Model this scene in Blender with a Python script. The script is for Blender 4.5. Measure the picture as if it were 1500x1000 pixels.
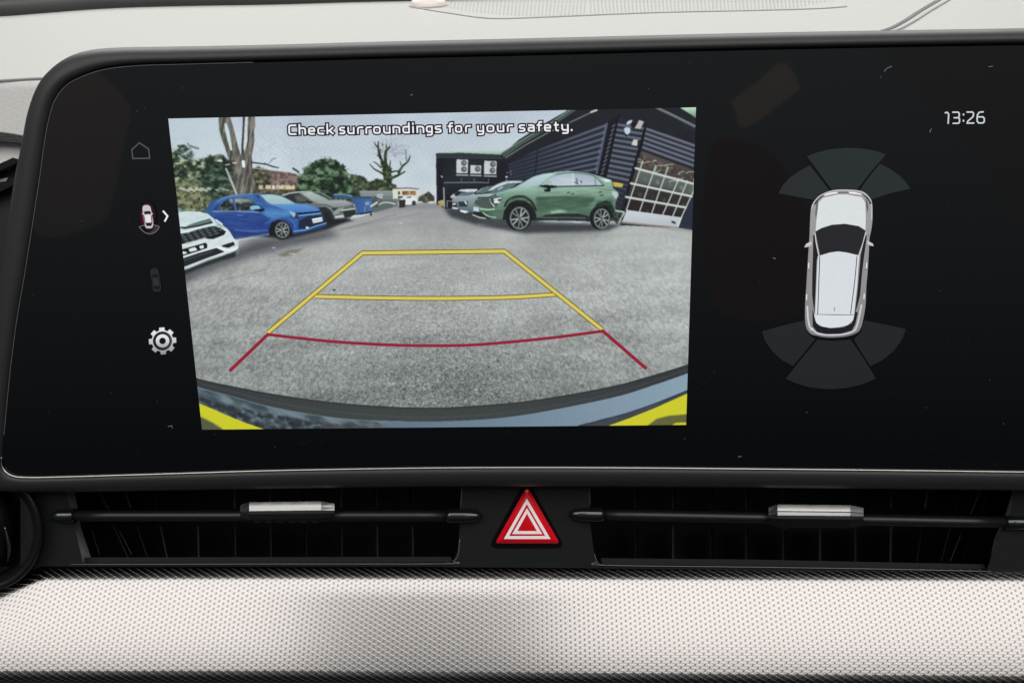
import bpy, bmesh, math, random
import numpy as np
from mathutils import Vector, Matrix
from mathutils.geometry import tessellate_polygon

for o in list(bpy.data.objects): bpy.data.objects.remove(o)
scene = bpy.context.scene
COL = scene.collection

# ---------------------------------------------------------------- camera
# The display leans back by LEAN; the camera looks down on it from a hand's width away.
FOC = 1083.0                      # focal length in units of a 1500-wide picture
LEAN = math.radians(20)
def _R():
    rx, ry, rz = 0.2057, 0.0269, -0.0130
    cx, sx, cy, sy, cz, sz = math.cos(rx), math.sin(rx), math.cos(ry), math.sin(ry), math.cos(rz), math.sin(rz)
    return (np.array([[cz, -sz, 0], [sz, cz, 0], [0, 0, 1]]) @ np.array([[cy, 0, sy], [0, 1, 0], [-sy, 0, cy]])
            @ np.array([[1, 0, 0], [0, cx, -sx], [0, sx, cx]]))
R_DC = _R(); T_DC = np.array([-0.0234, -0.0198, 0.2277])
EX = np.array([1., 0, 0]); EU = np.array([0, math.sin(LEAN), math.cos(LEAN)]); EN = np.array([0, -math.cos(LEAN), math.sin(LEAN)])
M_W = np.array([EX, -EU, -EN]).T                 # display frame (x right, y down, z inward) -> world
CAM = M_W @ (-R_DC.T @ T_DC)
CAX = M_W @ R_DC.T                               # columns: camera right, down, forward in world
cam_data = bpy.data.cameras.new('camera'); cam = bpy.data.objects.new('camera', cam_data); COL.objects.link(cam)
cam_data.sensor_width = 36; cam_data.lens = FOC/1500*36; cam_data.clip_start = .005; cam_data.clip_end = 50
m = Matrix.Identity(4)
for i in range(3):
    m[i][0] = CAX[i, 0]; m[i][1] = -CAX[i, 1]; m[i][2] = -CAX[i, 2]; m[i][3] = CAM[i]
cam.matrix_world = m
scene.camera = cam

# ---------------------------------------------------------------- light of the cabin (daylight through the glass)
world = bpy.data.worlds.new('World'); scene.world = world; world.use_nodes = True
wn = world.node_tree; bg = wn.nodes['Background']
tc = wn.nodes.new('ShaderNodeTexCoord'); sp = wn.nodes.new('ShaderNodeSeparateXYZ'); rp = wn.nodes.new('ShaderNodeValToRGB')
wn.links.new(tc.outputs['Generated'], sp.inputs[0]); wn.links.new(sp.outputs['Z'], rp.inputs[0]); wn.links.new(rp.outputs[0], bg.inputs[0])
e = rp.color_ramp.elements
e[0].position = 0.0; e[0].color = (.032, .036, .044, 1)
e[1].position = .5; e[1].color = (.255, .28, .278, 1)
bg.inputs[1].default_value = 1.0

def area_light(name, pos, target, sx, sy, power, col=(1, 1, 1)):
    d = bpy.data.lights.new(name, 'AREA'); d.shape = 'RECTANGLE'; d.size = sx; d.size_y = sy
    d.energy = power; d.color = col
    o = bpy.data.objects.new(name, d); COL.objects.link(o)
    o.location = pos; o.rotation_euler = (Vector(target)-Vector(pos)).to_track_quat('-Z', 'Y').to_euler()
    return o
def area_L(L, sx, sy): return L*sx*sy*math.pi/ (1.0) # watts for a radiance L  (P = pi * A * L)
# daylight from the side windows behind the camera, and through the windscreen over the dashboard
DIST = 1.0; EL = math.radians(62)
pc = Vector((0, -math.cos(EL)*DIST, math.sin(EL)*DIST)); UPV = Vector((0, math.sin(EL), math.cos(EL)))
def window(name, x0, x1, v0, v1, L, col=(1, .97, .95)):
    p_ = pc+Vector(((x0+x1)/2, 0, 0))+UPV*((v0+v1)/2)
    return area_light(name, p_, p_-pc.normalized(), x1-x0, v1-v0, area_L(L, x1-x0, v1-v0), col)
window('roof_window_daylight', -1.3, 1.3, .0, .36, 4.3)
window('window_daylight_left', -1.3, -.36, -.34, .0, 4.3)
window('window_daylight_right', .05, 1.3, -.34, .0, 4.3)
window('silhouette_dim_light', -.36, .05, -.34, .0, 1.5, (1, .98, .96))  # dimmer lamp added in place of the photographer's silhouette mirrored in the trim
area_light('windscreen_daylight', (0, .75, .62), (0, .25, .02), 1.6, .7, area_L(4.4, 1.6, .7), (1, 1, .975))

scene.view_settings.view_transform = 'Standard'; scene.view_settings.look = 'None'
scene.view_settings.exposure = 0; scene.view_settings.gamma = 1
scene.render.engine = 'CYCLES'
scene.render.resolution_x = 1024; scene.render.resolution_y = 682
# ---------------------------------------------------------------- the camera picture shown on the display
# The live picture is a flat screen image.  It is drawn here with numpy (polygons, lines, noise).
PX0, PY0, PX1, PY1, SC = 240, 150, 1026, 636, 2
PW, PH = (PX1-PX0)*SC, (PY1-PY0)*SC
rng = np.random.default_rng(7)
GX, GY = np.meshgrid(PX0+(np.arange(PW)+.5)/SC, PY0+(np.arange(PH)+.5)/SC)
IMG = np.zeros((PH, PW, 3))

def vnoise(sx, sy, octaves=3, seed=0, ang=0.0, UV=None):
    """smooth value noise over the picture; sx, sy = cell size in picture units"""
    r = np.random.default_rng(seed); out = np.zeros((PH, PW)); amp = 1; tot = 0
    ca, sa = math.cos(ang), math.sin(ang)
    for o in range(octaves):
        u = ((GX-200)*ca+(GY-100)*sa)/sx*2**o+50; v = (-(GX-200)*sa+(GY-100)*ca)/sy*2**o+50
        if UV is not None: u = UV[0]/sx*2**o+50; v = UV[1]/sy*2**o+50
        u0 = np.floor(u).astype(int); v0 = np.floor(v).astype(int); fu = u-u0; fv = v-v0
        fu = fu*fu*(3-2*fu); fv = fv*fv*(3-2*fv)
        T = r.random((512, 512))
        g = lambda a, b: T[b % 512, a % 512]
        out += amp*((g(u0, v0)*(1-fu)+g(u0+1, v0)*fu)*(1-fv)+(g(u0, v0+1)*(1-fu)+g(u0+1, v0+1)*fu)*fv)
        tot += amp; amp *= .55
    return out/tot

def smooth(pts, n=6, closed=True):
    P = np.array(pts, float); N = len(P); out = []
    for i in range(N if closed else N-1):
        if closed: a, b, c, d = P[i-1], P[i], P[(i+1) % N], P[(i+2) % N]
        else: a, b, c, d = P[max(i-1, 0)], P[i], P[i+1], P[min(i+2, N-1)]
        for k in range(n):
            t = k/n
            out.append(.5*((2*b)+(-a+c)*t+(2*a-5*b+4*c-d)*t*t+(-a+3*b-3*c+d)*t**3))
    if not closed: out.append(P[-1])
    return np.array(out)

def bbox(x0, y0, x1, y1):
    a = max(int((x0-PX0)*SC)-2, 0); b = min(int((x1-PX0)*SC)+3, PW)
    c = max(int((y0-PY0)*SC)-2, 0); d = min(int((y1-PY0)*SC)+3, PH)
    return slice(c, max(d, c)), slice(a, max(b, a))

def blend(sl, m, col, alpha=1.0):
    if IMG[sl].size == 0: return
    if callable(col): col = col(GX[sl], GY[sl], sl)
    IMG[sl] = IMG[sl]*(1-(m*alpha)[..., None])+np.asarray(col)*(m*alpha)[..., None]

def pmask(pts, sl):
    P = np.asarray(pts, float); X, Y = GX[sl], GY[sl]
    inside = np.zeros(X.shape, bool)
    for (x0, y0), (x1, y1) in zip(P, np.roll(P, -1, 0)):
        if y0 == y1: continue
        c = ((y0 > Y) != (y1 > Y)) & (X < (x1-x0)*(Y-y0)/(y1-y0)+x0)
        inside ^= c
    return inside.astype(float)

def poly(pts, col, alpha=1.0, sm=False, soft=0):
    P = smooth(pts) if sm else np.array(pts, float)
    sl = bbox(P[:, 0].min()-soft*2, P[:, 1].min()-soft*2, P[:, 0].max()+soft*2, P[:, 1].max()+soft*2)
    m = pmask(P, sl)
    if soft: m = blur(m, int(soft*SC))
    blend(sl, m, col, alpha); return P

def blur(m, r):
    if r < 1 or m.size == 0: return m
    k = 2*r+1
    for _ in range(2):
        for ax in (0, 1):
            p = [(0, 0)]*m.ndim; p[ax] = (r+1, r)
            c = np.cumsum(np.pad(m, p, mode='edge'), ax)
            hi = np.take(c, range(k, c.shape[ax]), ax); lo = np.take(c, range(0, c.shape[ax]-k), ax)
            m = (hi-lo)/k
    return m

def line(pts, w, col, alpha=1.0, sm=False, w1=None):
    P = smooth(pts, closed=False) if sm else np.array(pts, float)
    W = max(w, w1 or w)
    sl = bbox(P[:, 0].min()-W, P[:, 1].min()-W, P[:, 0].max()+W, P[:, 1].max()+W)
    X, Y = GX[sl], GY[sl]; m = np.zeros(X.shape); n = len(P)-1
    for i in range(n):
        a, b = P[i], P[i+1]; d = b-a; L = (d**2).sum() or 1e-9
        t = np.clip(((X-a[0])*d[0]+(Y-a[1])*d[1])/L, 0, 1)
        ww = w if w1 is None else w+(w1-w)*(i+t)/n
        r = np.hypot(X-a[0]-t*d[0], Y-a[1]-t*d[1])
        m = np.maximum(m, np.clip((ww/2-r)*SC+.5, 0, 1))
    blend(sl, m, col, alpha)

def ell(cx, cy, rx, ry, col, alpha=1.0, ring=None, ang=0, soft=.6):
    sl = bbox(cx-rx-ry, cy-ry-rx, cx+rx+ry, cy+ry+rx); X, Y = GX[sl]-cx, GY[sl]-cy
    c, s = math.cos(ang), math.sin(ang)
    r = np.hypot((X*c+Y*s)/rx, (-X*s+Y*c)/ry)
    m = np.clip((1-r)*min(rx, ry)*SC*.7+.5, 0, 1)
    if ring: m = m*np.clip((r-ring)*min(rx, ry)*SC*.7+.5, 0, 1)
    blend(sl, m, col, alpha)

def rgb(*c): return np.array(c, float)/255
def vgrad(y0, c0, y1, c1):
    c0, c1 = rgb(*c0), rgb(*c1)
    return lambda X, Y, sl: c0+(c1-c0)*np.clip((Y-y0)/(y1-y0), 0, 1)[..., None]
def hgrad(x0, c0, x1, c1):
    c0, c1 = rgb(*c0), rgb(*c1)
    return lambda X, Y, sl: c0+(c1-c0)*np.clip((X-x0)/(x1-x0), 0, 1)[..., None]
def mottle(noise, stops):
    ts = np.array([s[0] for s in stops]); cs = np.array([rgb(*s[1]) for s in stops])
    def f(X, Y, sl):
        v = noise[sl]; return np.stack([np.interp(v, ts, cs[:, k]) for k in range(3)], -1)
    return f
def crop(ox, oy, s, pts): return [(ox+x/s, oy+y/s) for x, y in pts]
def A(*p): return crop(240, 150, 8.333, p)     # groups of points measured on enlargements
def B(*p): return crop(240, 260, 8.333, p)
def D(*p): return crop(390, 220, 8.333, p)
def E4(*p): return crop(530, 200, 8.333, p)
def F(*p): return crop(640, 220, 8.333, p)
def G(*p): return crop(780, 240, 8.333, p)
def H(*p): return crop(850, 150, 8.333, p)
def K(*p): return crop(860, 240, 8.333, p)

def leafmass(pts, noise, thr, stops, edge=6, alpha=1):
    """foliage with a ragged outline"""
    P = smooth(pts); sl = bbox(P[:, 0].min()-edge, P[:, 1].min()-edge, P[:, 0].max()+edge, P[:, 1].max()+edge)
    m = blur(pmask(P, sl), int(edge*SC/2))
    m = np.clip((m+(LEAF[sl]-.5)*2.0*(1-.72*m)-thr)*2.6, 0, 1)
    m = m*np.clip(blur(pmask(P, sl), int(edge*SC/2))*5-.3, 0, 1)
    blend(sl, m, mottle(noise, stops), alpha)

def tyre(cx, cy, rx, ry, rcx, rcy, rrx, rry, spokes=5, bright=210, ph=0.3):
    ell(cx, cy, rx, ry, rgb(26, 28, 30)); ell(rcx, rcy, rrx+1.2, rry+1.2, rgb(96, 104, 104))
    ell(rcx, rcy, rrx, rry, rgb(34, 38, 42))
    ell(rcx, rcy, rrx, rry, rgb(140, 146, 150), ring=.91)
    for k in range(spokes):
        a = ph+k*2*math.pi/spokes
        for d in (-.2, .2):
            line([(rcx+rrx*.12*math.cos(a), rcy+rry*.12*math.sin(a)),
                  (rcx+rrx*.9*math.cos(a+d*1.3), rcy+rry*.9*math.sin(a+d*1.3))], rrx*.17,
                 rgb(*[bright-40-50*(k % 2)]*3), .9)
    ell(rcx, rcy, rrx*.16, rry*.16, rgb(90, 95, 100))

LEAF = vnoise(3.6, 3.0, 3, 11)
REGION = {}     # outlines of the things seen in the picture, cut out later as pieces of the screen image

def draw_picture():
    global IMG
    n_big = vnoise(60, 40, 3, 1); n_leaf = vnoise(6.5, 4.5, 4, 2); n_leaf = np.clip((n_leaf-.5)*1.35+.5, 0, 1); n_leaf2 = vnoise(4, 3.4, 3, 3)
    n_fine = vnoise(1.3, 1.1, 2, 4); _r = np.hypot(GX-640, (GY-190)*1.15); _t = np.arctan2(GX-640, GY-190); n_rad = vnoise(2.2, 5.0, 3, 5, UV=(_t*300, _r)); _w = np.clip(np.abs(GX-640)/260, 0, 1); n_grain = n_rad*_w+vnoise(2.6, 2.0, 3, 6)*(1-_w); n_patch = vnoise(130, 16, 4, 15, -.05)
    # sky
    IMG[:] = vgrad(160, (184, 195, 212), 290, (204, 214, 223))(GX, GY, None)
    IMG += ((n_big-.5)*.10)[..., None]
    st = np.sin((GX*.62+GY*1.0)*1.15+n_big*3)*.016+np.sin((GX*1.0+GY*.55)*.9)*.008
    IMG += st[..., None]
    poly(A((50, 190), (660, 190), (700, 420), (760, 640), (90, 640)), rgb(192, 206, 216), .5, soft=6)
    # thin winter branches against the sky
    r = np.random.default_rng(5)
    for k in range(26):
        x = 372+r.random()*90; y = 173+r.random()*50; a = r.normal(1.4, .5); pts = [(x, y)]
        for j in range(5):
            a += r.normal(0, .35); x += 6*math.cos(a); y += 6*math.sin(a); pts.append((x, y))
        line(pts, .9, rgb(150, 158, 178), .28, sm=True)
    for k in range(46):
        a = r.uniform(-2.9, -.3); x, y = 573+r.normal(0, 5), 226+r.normal(0, 7); pts = [(x, y)]
        for j in range(4):
            a += r.normal(0, .3); x += 6.5*math.cos(a); y += 5*math.sin(a); pts.append((x, y))
        line(pts, .8, rgb(120, 122, 138), .30, sm=True)
    # left trees
    green = [(.2, (28, 40, 34)), (.42, (52, 70, 52)), (.55, (84, 98, 72)), (.66, (120, 124, 98)), (.8, (172, 184, 160))]
    leafmass(A((-60, 620), (60, 590), (150, 560), (240, 500), (330, 560), (300, 640), (420, 690), (560, 650), (700, 640), (800, 700), (900, 800), (900, 1300), (-60, 1300)), n_leaf, .46, green, 7)
    poly(A((200, 540), (330, 560), (380, 620), (340, 690), (250, 680), (200, 620)), mottle(n_leaf2, [(.35, (36, 48, 48)), (.5, (90, 104, 108)), (.62, (196, 208, 214))]), .7, soft=1.5)
    for p in (A((230, 540), (300, 570)), A((310, 530), (420, 565)), A((250, 680), (340, 610)), A((140, 600), (250, 580))):
        line(p, 3.2, rgb(46, 58, 56), .5)
    for p in (A((225, 640), (300, 600)), A((180, 650), (225, 690)), A((360, 690), (420, 705))):
        line(p, 3, rgb(196, 210, 214), .6)
    poly(B((150, 60), (800, 60), (1000, 200), (560, 300), (460, 400), (230, 400), (160, 330)), mottle(n_leaf2, [(.25, (52, 56, 42)), (.5, (98, 102, 72)), (.75, (150, 152, 118))]), .9, soft=4)
    poly(A((540, 700), (820, 730), (860, 1000), (700, 1180), (500, 1150), (480, 900)), mottle(n_leaf, [(.3, (24, 42, 36)), (.6, (50, 74, 60)), (.8, (90, 108, 92))]), .9, soft=4)
    for i, (x, w) in enumerate([(205, 60), (300, 35), (340, 60), (400, 50), (455, 40), (520, 40), (640, 35), (720, 60)]):
        [ell(*B((x+q*w*.5, 132+((i*7+q*5) % 4)*9))[0], 2.8-.1*i, 1.9 if i < 6 else 1, rgb(206, 208, 180) if (i+q) % 2 else rgb(176, 190, 184), .75) for q in range(3)]
    line(B((430, 190), (470, 330)), 1.6, rgb(170, 166, 140), .7); line(B((190, 200), (330, 380)), 1.4, rgb(150, 150, 120), .5)
    # house behind
    poly(A((1080, 800), (1250, 820), (1500, 850), (1600, 900), (1640, 1010), (1640, 1300), (1040, 1300)), mottle(n_leaf, [(.3, (96, 78, 72)), (.55, (128, 108, 102)), (.8, (152, 136, 128))]))
    poly(D((-80, 210), (60, 250), (240, 262), (360, 290), (430, 330), (430, 440), (-120, 440)), mottle(n_leaf2, [(.3, (98, 78, 74)), (.55, (126, 106, 100)), (.8, (150, 132, 124))]))
    leafmass(A((1080, 800), (1240, 810), (1300, 900), (1260, 1040), (1080, 1060)), n_leaf, .5, [(.3, (50, 54, 40)), (.6, (88, 88, 66)), (.8, (130, 126, 100))], 4)
    for k, (x0, x1) in enumerate([(1160, 1210), (1240, 1310), (1370, 1420), (1430, 1500), (1505, 1545), (1570, 1600)]):
        poly(B((x0, 92), (x1, 95), (x1, 142), (x0, 138)), rgb(214, 200, 172) if k % 2 else rgb(196, 190, 176), .9)
    poly(D((0, 434), (60, 436), (60, 476), (0, 474)), rgb(206, 190, 162)); poly(D((70, 430), (105, 432), (105, 474), (70, 474)), rgb(222, 216, 206))
    poly(D((160, 438), (340, 440), (338, 478), (160, 476)), rgb(212, 196, 160)); poly(D((215, 440), (232, 440), (232, 476), (215, 476)), rgb(150, 140, 120))
    poly(D((-250, 480), (400, 486), (440, 560), (-250, 560)), mottle(n_leaf2, [(.3, (64, 58, 42)), (.6, (106, 96, 74)), (.8, (128, 118, 92))]))
    line(A((1080, 800), (1300, 826), (1500, 852)), 1.6, rgb(196, 206, 196), .7)
    line(A((1085, 735), (1180, 748), (1250, 758), (1330, 788), (1400, 800)), 2.0, rgb(34, 34, 48), .95, w1=1)
    line(A((1270, 760), (1330, 690), (1370, 682)), 1, rgb(90, 92, 110), .7)
    line(D((-20, 160), (20, 180), (80, 195), (160, 215)), 1.6, rgb(50, 52, 60), .8, w1=.6); line(D((60, 120), (110, 100)), 1.4, rgb(110, 115, 135), .6)
    # trunks
    bark = mottle(vnoise(2.4, 14, 3, 9, .15), [(.25, (66, 62, 58)), (.5, (102, 97, 92)), (.75, (136, 130, 124))])
    tr = A((668, 150), (676, 330), (705, 440), (750, 560), (790, 690), (835, 760), (850, 870), (840, 1000), (860, 1180), (1100, 1180), (1120, 1000), (1085, 860), (1080, 760), (1075, 650), (1105, 480), (1100, 340), (1118, 290), (1110, 150), (1030, 150), (1020, 320), (1022, 460), (1000, 560), (985, 640), (940, 640), (905, 540), (878, 420), (850, 310), (800, 150))
    poly(tr, bark); REGION['tree_picture'] = tr
    poly(A((668, 150), (700, 150), (715, 330), (770, 500), (840, 640), (790, 690), (750, 560), (705, 440), (676, 330)), rgb(70, 84, 66), .45, soft=1)
    poly(A((962, 150), (995, 150), (985, 300), (975, 500), (985, 640), (945, 640), (948, 500), (960, 330)), rgb(48, 56, 58), .9)
    poly(A((742, 248), (772, 270), (800, 360), (838, 588), (815, 590), (770, 440), (745, 330)), rgb(198, 214, 222))
    for y0, y1, x in [(186, 238, 1008), (256, 300, 1010), (320, 400, 1003), (430, 480, 998), (485, 556, 988)]:
        line(A((x, y0), (x-4, y1)), 3.2, rgb(204, 212, 206), .95)
    line(A((970, 725), (975, 780)), 4.6, rgb(226, 236, 240)); line(A((700, 700), (650, 715)), 3.4, rgb(210, 214, 204), .9)
    poly(A((640, 690), (870, 715), (860, 790), (740, 770), (640, 740)), rgb(44, 46, 44), .75, soft=1)
    line(A((845, 740), (880, 740)), 2.4, rgb(206, 200, 190), .9); line(A((665, 710), (705, 718)), 3, rgb(222, 226, 222), .9); line(A((755, 765), (800, 758)), 2.2, rgb(170, 170, 165), .9)
    line(A((760, 812), (845, 1010)), 3.0, rgb(166, 172, 168)); line(B((800, -10), (892, 215)), 3.0, rgb(176, 182, 184))
    # far tree with ivy
    ivy = mottle(n_leaf2, [(.3, (34, 46, 30)), (.55, (66, 78, 52)), (.8, (108, 116, 84))])
    dk = rgb(48, 48, 44)
    for p, w, w1 in [(((310, 700), (300, 500), (290, 350)), 12, 9), (((270, 360), (225, 250), (200, 140), (205, 60)), 6.5, 1.4), (((205, 140), (165, 100), (155, 72)), 2.6, .9),
                     (((290, 360), (290, 200), (330, 140), (345, 125)), 6.5, 1.6), (((300, 140), (298, 85)), 2.2, .8), (((255, 110), (250, 80)), 1.6, .7), (((300, 490), (230, 440), (150, 395), (95, 335)), 4, 1.2), (((230, 380), (180, 330), (140, 310)), 2.4, 1),
                     (((330, 520), (430, 480), (525, 430)), 6, 2.2), (((330, 450), (400, 425), (460, 425)), 3.4, 2), (((450, 440), (500, 360), (560, 310), (590, 240)), 4.6, 1.8), (((480, 350), (465, 300)), 1.6, .8), (((545, 300), (535, 180)), 1.2, .6), (((340, 380), (350, 290)), 3, 1)]:
        line(E4(*p), w*.82, dk, 1, sm=True, w1=w1*.8); line(E4(*p), w*.5, ivy, .9, sm=True, w1=w1*.5)
    leafmass(E4((190, 130), (240, 160), (250, 300), (360, 380), (380, 560), (370, 680), (300, 700), (270, 520), (220, 330)), n_leaf2, .5, [(.3, (30, 42, 26)), (.55, (60, 74, 48)), (.8, (100, 112, 80))], 4)
    ell(*E4((212, 292))[0], 1.8, 1.8, rgb(206, 212, 216)); ell(*E4((536, 172))[0], 1.3, 1.8, rgb(150, 90, 100), .7)
    # bushes
    bushc = [(.2, (22, 34, 26)), (.42, (38, 58, 42)), (.6, (68, 92, 66)), (.78, (112, 138, 108))]
    b2 = D((1020, 300), (1080, 290), (1150, 300), (1210, 320), (1250, 370), (1330, 360), (1400, 345), (1500, 400), (1600, 430), (1600, 640), (980, 640))
    leafmass(b2, n_leaf2, .48, [(.2, (34, 44, 30)), (.45, (58, 70, 50)), (.65, (88, 98, 74)), (.8, (130, 136, 112))], 4)
    b1 = D((340, 250), (430, 290), (450, 210), (540, 150), (640, 100), (740, 90), (850, 110), (930, 170), (990, 250), (1030, 340), (1060, 470), (1060, 600), (400, 600), (380, 420), (400, 320))
    leafmass(b1, n_leaf, .47, bushc, 5); REGION['bush_picture'] = b1
    line(D((330, 225), (390, 265)), 3, rgb(50, 70, 56), .9)
    # low fence, boats of junk and bin area
    fence = E4((-20, 665), (430, 668), (445, 880), (-20, 960)); poly(fence, vgrad(280, (124, 134, 140), 308, (104, 112, 114)))
    for x in range(0, 430, 14): line(E4((x, 672), (x, 735)), .7, rgb(158, 166, 168), .6)
    line(E4((-20, 672), (425, 668)), 1.6, rgb(150, 158, 160)); line(E4((-20, 735), (425, 730)), 1.2, rgb(88, 98, 102), .7)
    for x in (390, 432, 455): line(E4((x, 650), (x, 880)), 1.3, rgb(160, 172, 172))
    poly(E4((-20, 760), (430, 770), (440, 860), (-20, 930)), rgb(84, 92, 92), .55, soft=1)
    line(E4((200, 835), (260, 808), (330, 806), (410, 825)), 1.7, rgb(196, 206, 204), sm=True); line(E4((100, 855), (150, 830), (210, 775), (250, 740)), 3.2, rgb(188, 196, 192), w1=1)
    poly(E4((180, 700), (260, 702), (250, 760), (185, 755)), rgb(178, 186, 188), .8); line(E4((150, 745), (230, 770)), 2.2, rgb(48, 54, 56), .8)
    # far buildings
    poly(E4((375, 640), (420, 632), (690, 640), (700, 725), (690, 760), (380, 760)), rgb(220, 214, 198)); line(E4((385, 636), (560, 630), (690, 642)), 1.6, rgb(96, 100, 100))
    poly(E4((490, 668), (662, 668), (662, 715), (490, 715)), mottle(n_leaf2, [(.3, (118, 84, 58)), (.7, (170, 132, 92))])); poly(E4((440, 672), (468, 672), (468, 712), (440, 712)), rgb(70, 84, 92))
    line(E4((580, 668), (580, 715)), 1.5, rgb(206, 190, 160)); poly(E4((380, 575), (410, 590), (430, 570), (410, 615), (380, 605)), rgb(60, 60, 80), .6)
    leafmass(E4((760, 700), (800, 668), (850, 690), (885, 740), (870, 800), (690, 800), (700, 740)), n_leaf2, .48, [(.3, (52, 56, 46)), (.7, (112, 116, 88))], 2)
    poly(E4((690, 735), (770, 735), (780, 815), (690, 810)), rgb(60, 74, 70), .8, soft=1); poly(E4((820, 735), (880, 740), (880, 790), (820, 790)), rgb(70, 52, 50), .8, soft=1)
    # ground
    hz = [(240, 350), (262, 402), (350, 372), (350, 352), (400, 345), (520, 320), (583, 302), (600, 298.5), (700, 298.5), (700, 330), (900, 330), (1026, 336), (1026, 640), (240, 640)]
    gm = n_fine*.42+n_grain*.58
    def ground(X, Y, sl):
        t = np.clip((Y-298)/60, 0, 1)[..., None]
        c = rgb(150, 149, 154)*(1-t)+rgb(166, 168, 168)*t
        t2 = np.clip((Y-430)/150, 0, 1)[..., None]; c = c*(1-t2)+rgb(136, 140, 138)*t2
        t3 = np.clip((X-820)/160, 0, 1)[..., None]*np.clip((560-Y)/200, 0, 1)[..., None]; c = c*(1-t3)+rgb(180, 183, 182)*t3
        t4 = np.clip(1-((X-640)/240)**2, 0, 1)[..., None]*t2; c = c*(1-.10*t4)
        g = np.clip((Y-310)/140, .10, 1)*.50*np.clip(1.1-(np.abs(X-640)/420)**2*.5, .45, 1)
        c = c+((gm[sl]-.5)*g)[..., None]+((n_big[sl]-.5)*.10)[..., None]+((n_patch[sl]-.5)*.13)[..., None]
        return c
    poly(hz, ground); REGION['car_park_picture'] = None
    grav = vnoise(1.9, 1.5, 2, 21); sl = bbox(250, 420, 1010, 615)
    w = np.clip((GY[sl]-430)/110, 0, 1)*np.clip(1.15-np.abs(GX[sl]-650)/330, 0, 1)
    IMG[sl] += ((np.clip(grav[sl]-.62, 0, 1)-np.clip(.36-grav[sl], 0, 1)*1.1)*w*.85)[..., None]
    poly([(262, 380), (300, 375), (352, 362), (370, 352), (480, 335), (500, 345), (380, 372), (300, 400), (262, 420)], rgb(66, 66, 76), .8, soft=6)
    for pts in ([(275, 405), (340, 380), (430, 352), (520, 332), (620, 312)], [(270, 440), (330, 410), (390, 395)]):
        line(pts, 3.5, rgb(120, 120, 124), .22, sm=True)
    poly([(405, 374), (425, 366), (446, 364), (436, 370), (418, 376)], rgb(120, 108, 96), .8, soft=1); line([(424, 371), (432, 372)], 1.8, rgb(206, 208, 210), .6)
    line([(500, 336), (540, 326), (580, 314)], 2, rgb(120, 112, 104), .4, sm=True); ell(489.5, 424.6, 2.2, 1, rgb(40, 40, 46))
    for x, y in [(401, 363), (587, 327), (475, 524), (580, 420), (541, 422), (430, 548)]: ell(x, y, 2.6, .9, rgb(214, 216, 218), .7)
    poly([(330, 350), (352, 344), (420, 350), (480, 336), (500, 328), (520, 322), (500, 318), (400, 335)], rgb(36, 38, 44), .95, soft=1.6)
    poly(E4((440, 830), (680, 815), (640, 845), (450, 870)), rgb(70, 70, 78), .6, soft=1)
    poly([(575, 303), (640, 296), (700, 300), (690, 304), (600, 306)], rgb(140, 134, 138), .6, soft=2)
    # far white car, dark bin
    poly(E4((520, 745), (560, 722), (610, 725), (650, 750), (668, 770), (665, 815), (640, 825), (520, 830)), rgb(222, 228, 232), sm=True); poly(E4((545, 738), (605, 732), (600, 750), (540, 752)), rgb(80, 86, 96))
    ell(*E4((636, 812))[0], 3, 3.4, rgb(56, 58, 66)); poly(E4((452, 775), (532, 772), (530, 862), (460, 872)), rgb(52, 46, 48)); poly(E4((440, 730), (495, 728), (500, 748), (440, 755)), rgb(56, 66, 70))
    for x in (700, 720, 830, 850): line(E4((x, 800), (x+14, 800)), 2, rgb(226, 228, 234), .8)
    # blue bin
    poly(D((815, 532), (960, 535), (1060, 552), (1050, 600), (830, 575)), rgb(52, 92, 130)); line(D((830, 540), (960, 540), (1040, 560)), 1.6, rgb(130, 172, 206), .8)
    bn = D((1045, 570), (1288, 590), (1282, 750), (1110, 785), (1090, 700)); poly(bn, hgrad(515, (52, 84, 146), 544, (66, 108, 170))); REGION['bin_picture'] = bn
    poly(D((1040, 565), (1090, 560), (1295, 572), (1292, 596), (1060, 590)), rgb(48, 84, 118)); poly(D((1205, 640), (1255, 630), (1262, 660), (1215, 672)), rgb(140, 178, 214), .9, soft=.5)
    line(D((1205, 690), (1200, 760)), 1, rgb(150, 178, 214), .7); line(D((1100, 785), (1285, 752)), 1.8, rgb(34, 44, 62)); ell(*D((1278, 785))[0], 1.5, 2, rgb(60, 50, 50))
    poly(D((1290, 590), (1390, 620), (1360, 700), (1290, 700)), rgb(70, 78, 78), .8); line(D((1280, 685), (1350, 640)), 3, rgb(196, 202, 198))
    line(D((820, 585), (1000, 590)), 1.8, rgb(70, 74, 84))
    # second dark car + grey car
    poly(D((560, 515), (640, 515), (720, 550), (800, 595), (1000, 610), (1000, 660), (600, 640)), rgb(58, 62, 66)); line(D((570, 512), (650, 516), (720, 550), (790, 590)), 1.4, rgb(140, 150, 150), sm=True)
    gc = D((190, 560), (250, 530), (330, 515), (430, 508), (540, 508), (620, 530), (700, 565), (770, 605), (900, 600), (1000, 618), (1065, 655), (1090, 710), (1108, 780), (1060, 800), (1000, 845), (900, 860), (800, 900), (720, 905), (640, 900), (500, 700), (200, 620))
    poly(gc, vgrad(281, (122, 128, 130), 325, (80, 84, 88))); REGION['car_picture'] = gc; poly(gc, mottle(vnoise(12, 2.4, 3, 45, .1), [(.3, (70, 76, 78)), (.5, (126, 134, 134)), (.7, (186, 194, 194))]), .16)
    poly(D((200, 572), (280, 535), (400, 525), (500, 600), (560, 640), (440, 650), (360, 640)), rgb(48, 52, 54)); poly(D((340, 560), (420, 545), (500, 600), (480, 630), (380, 630)), rgb(96, 106, 100), .8, soft=1)
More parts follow.
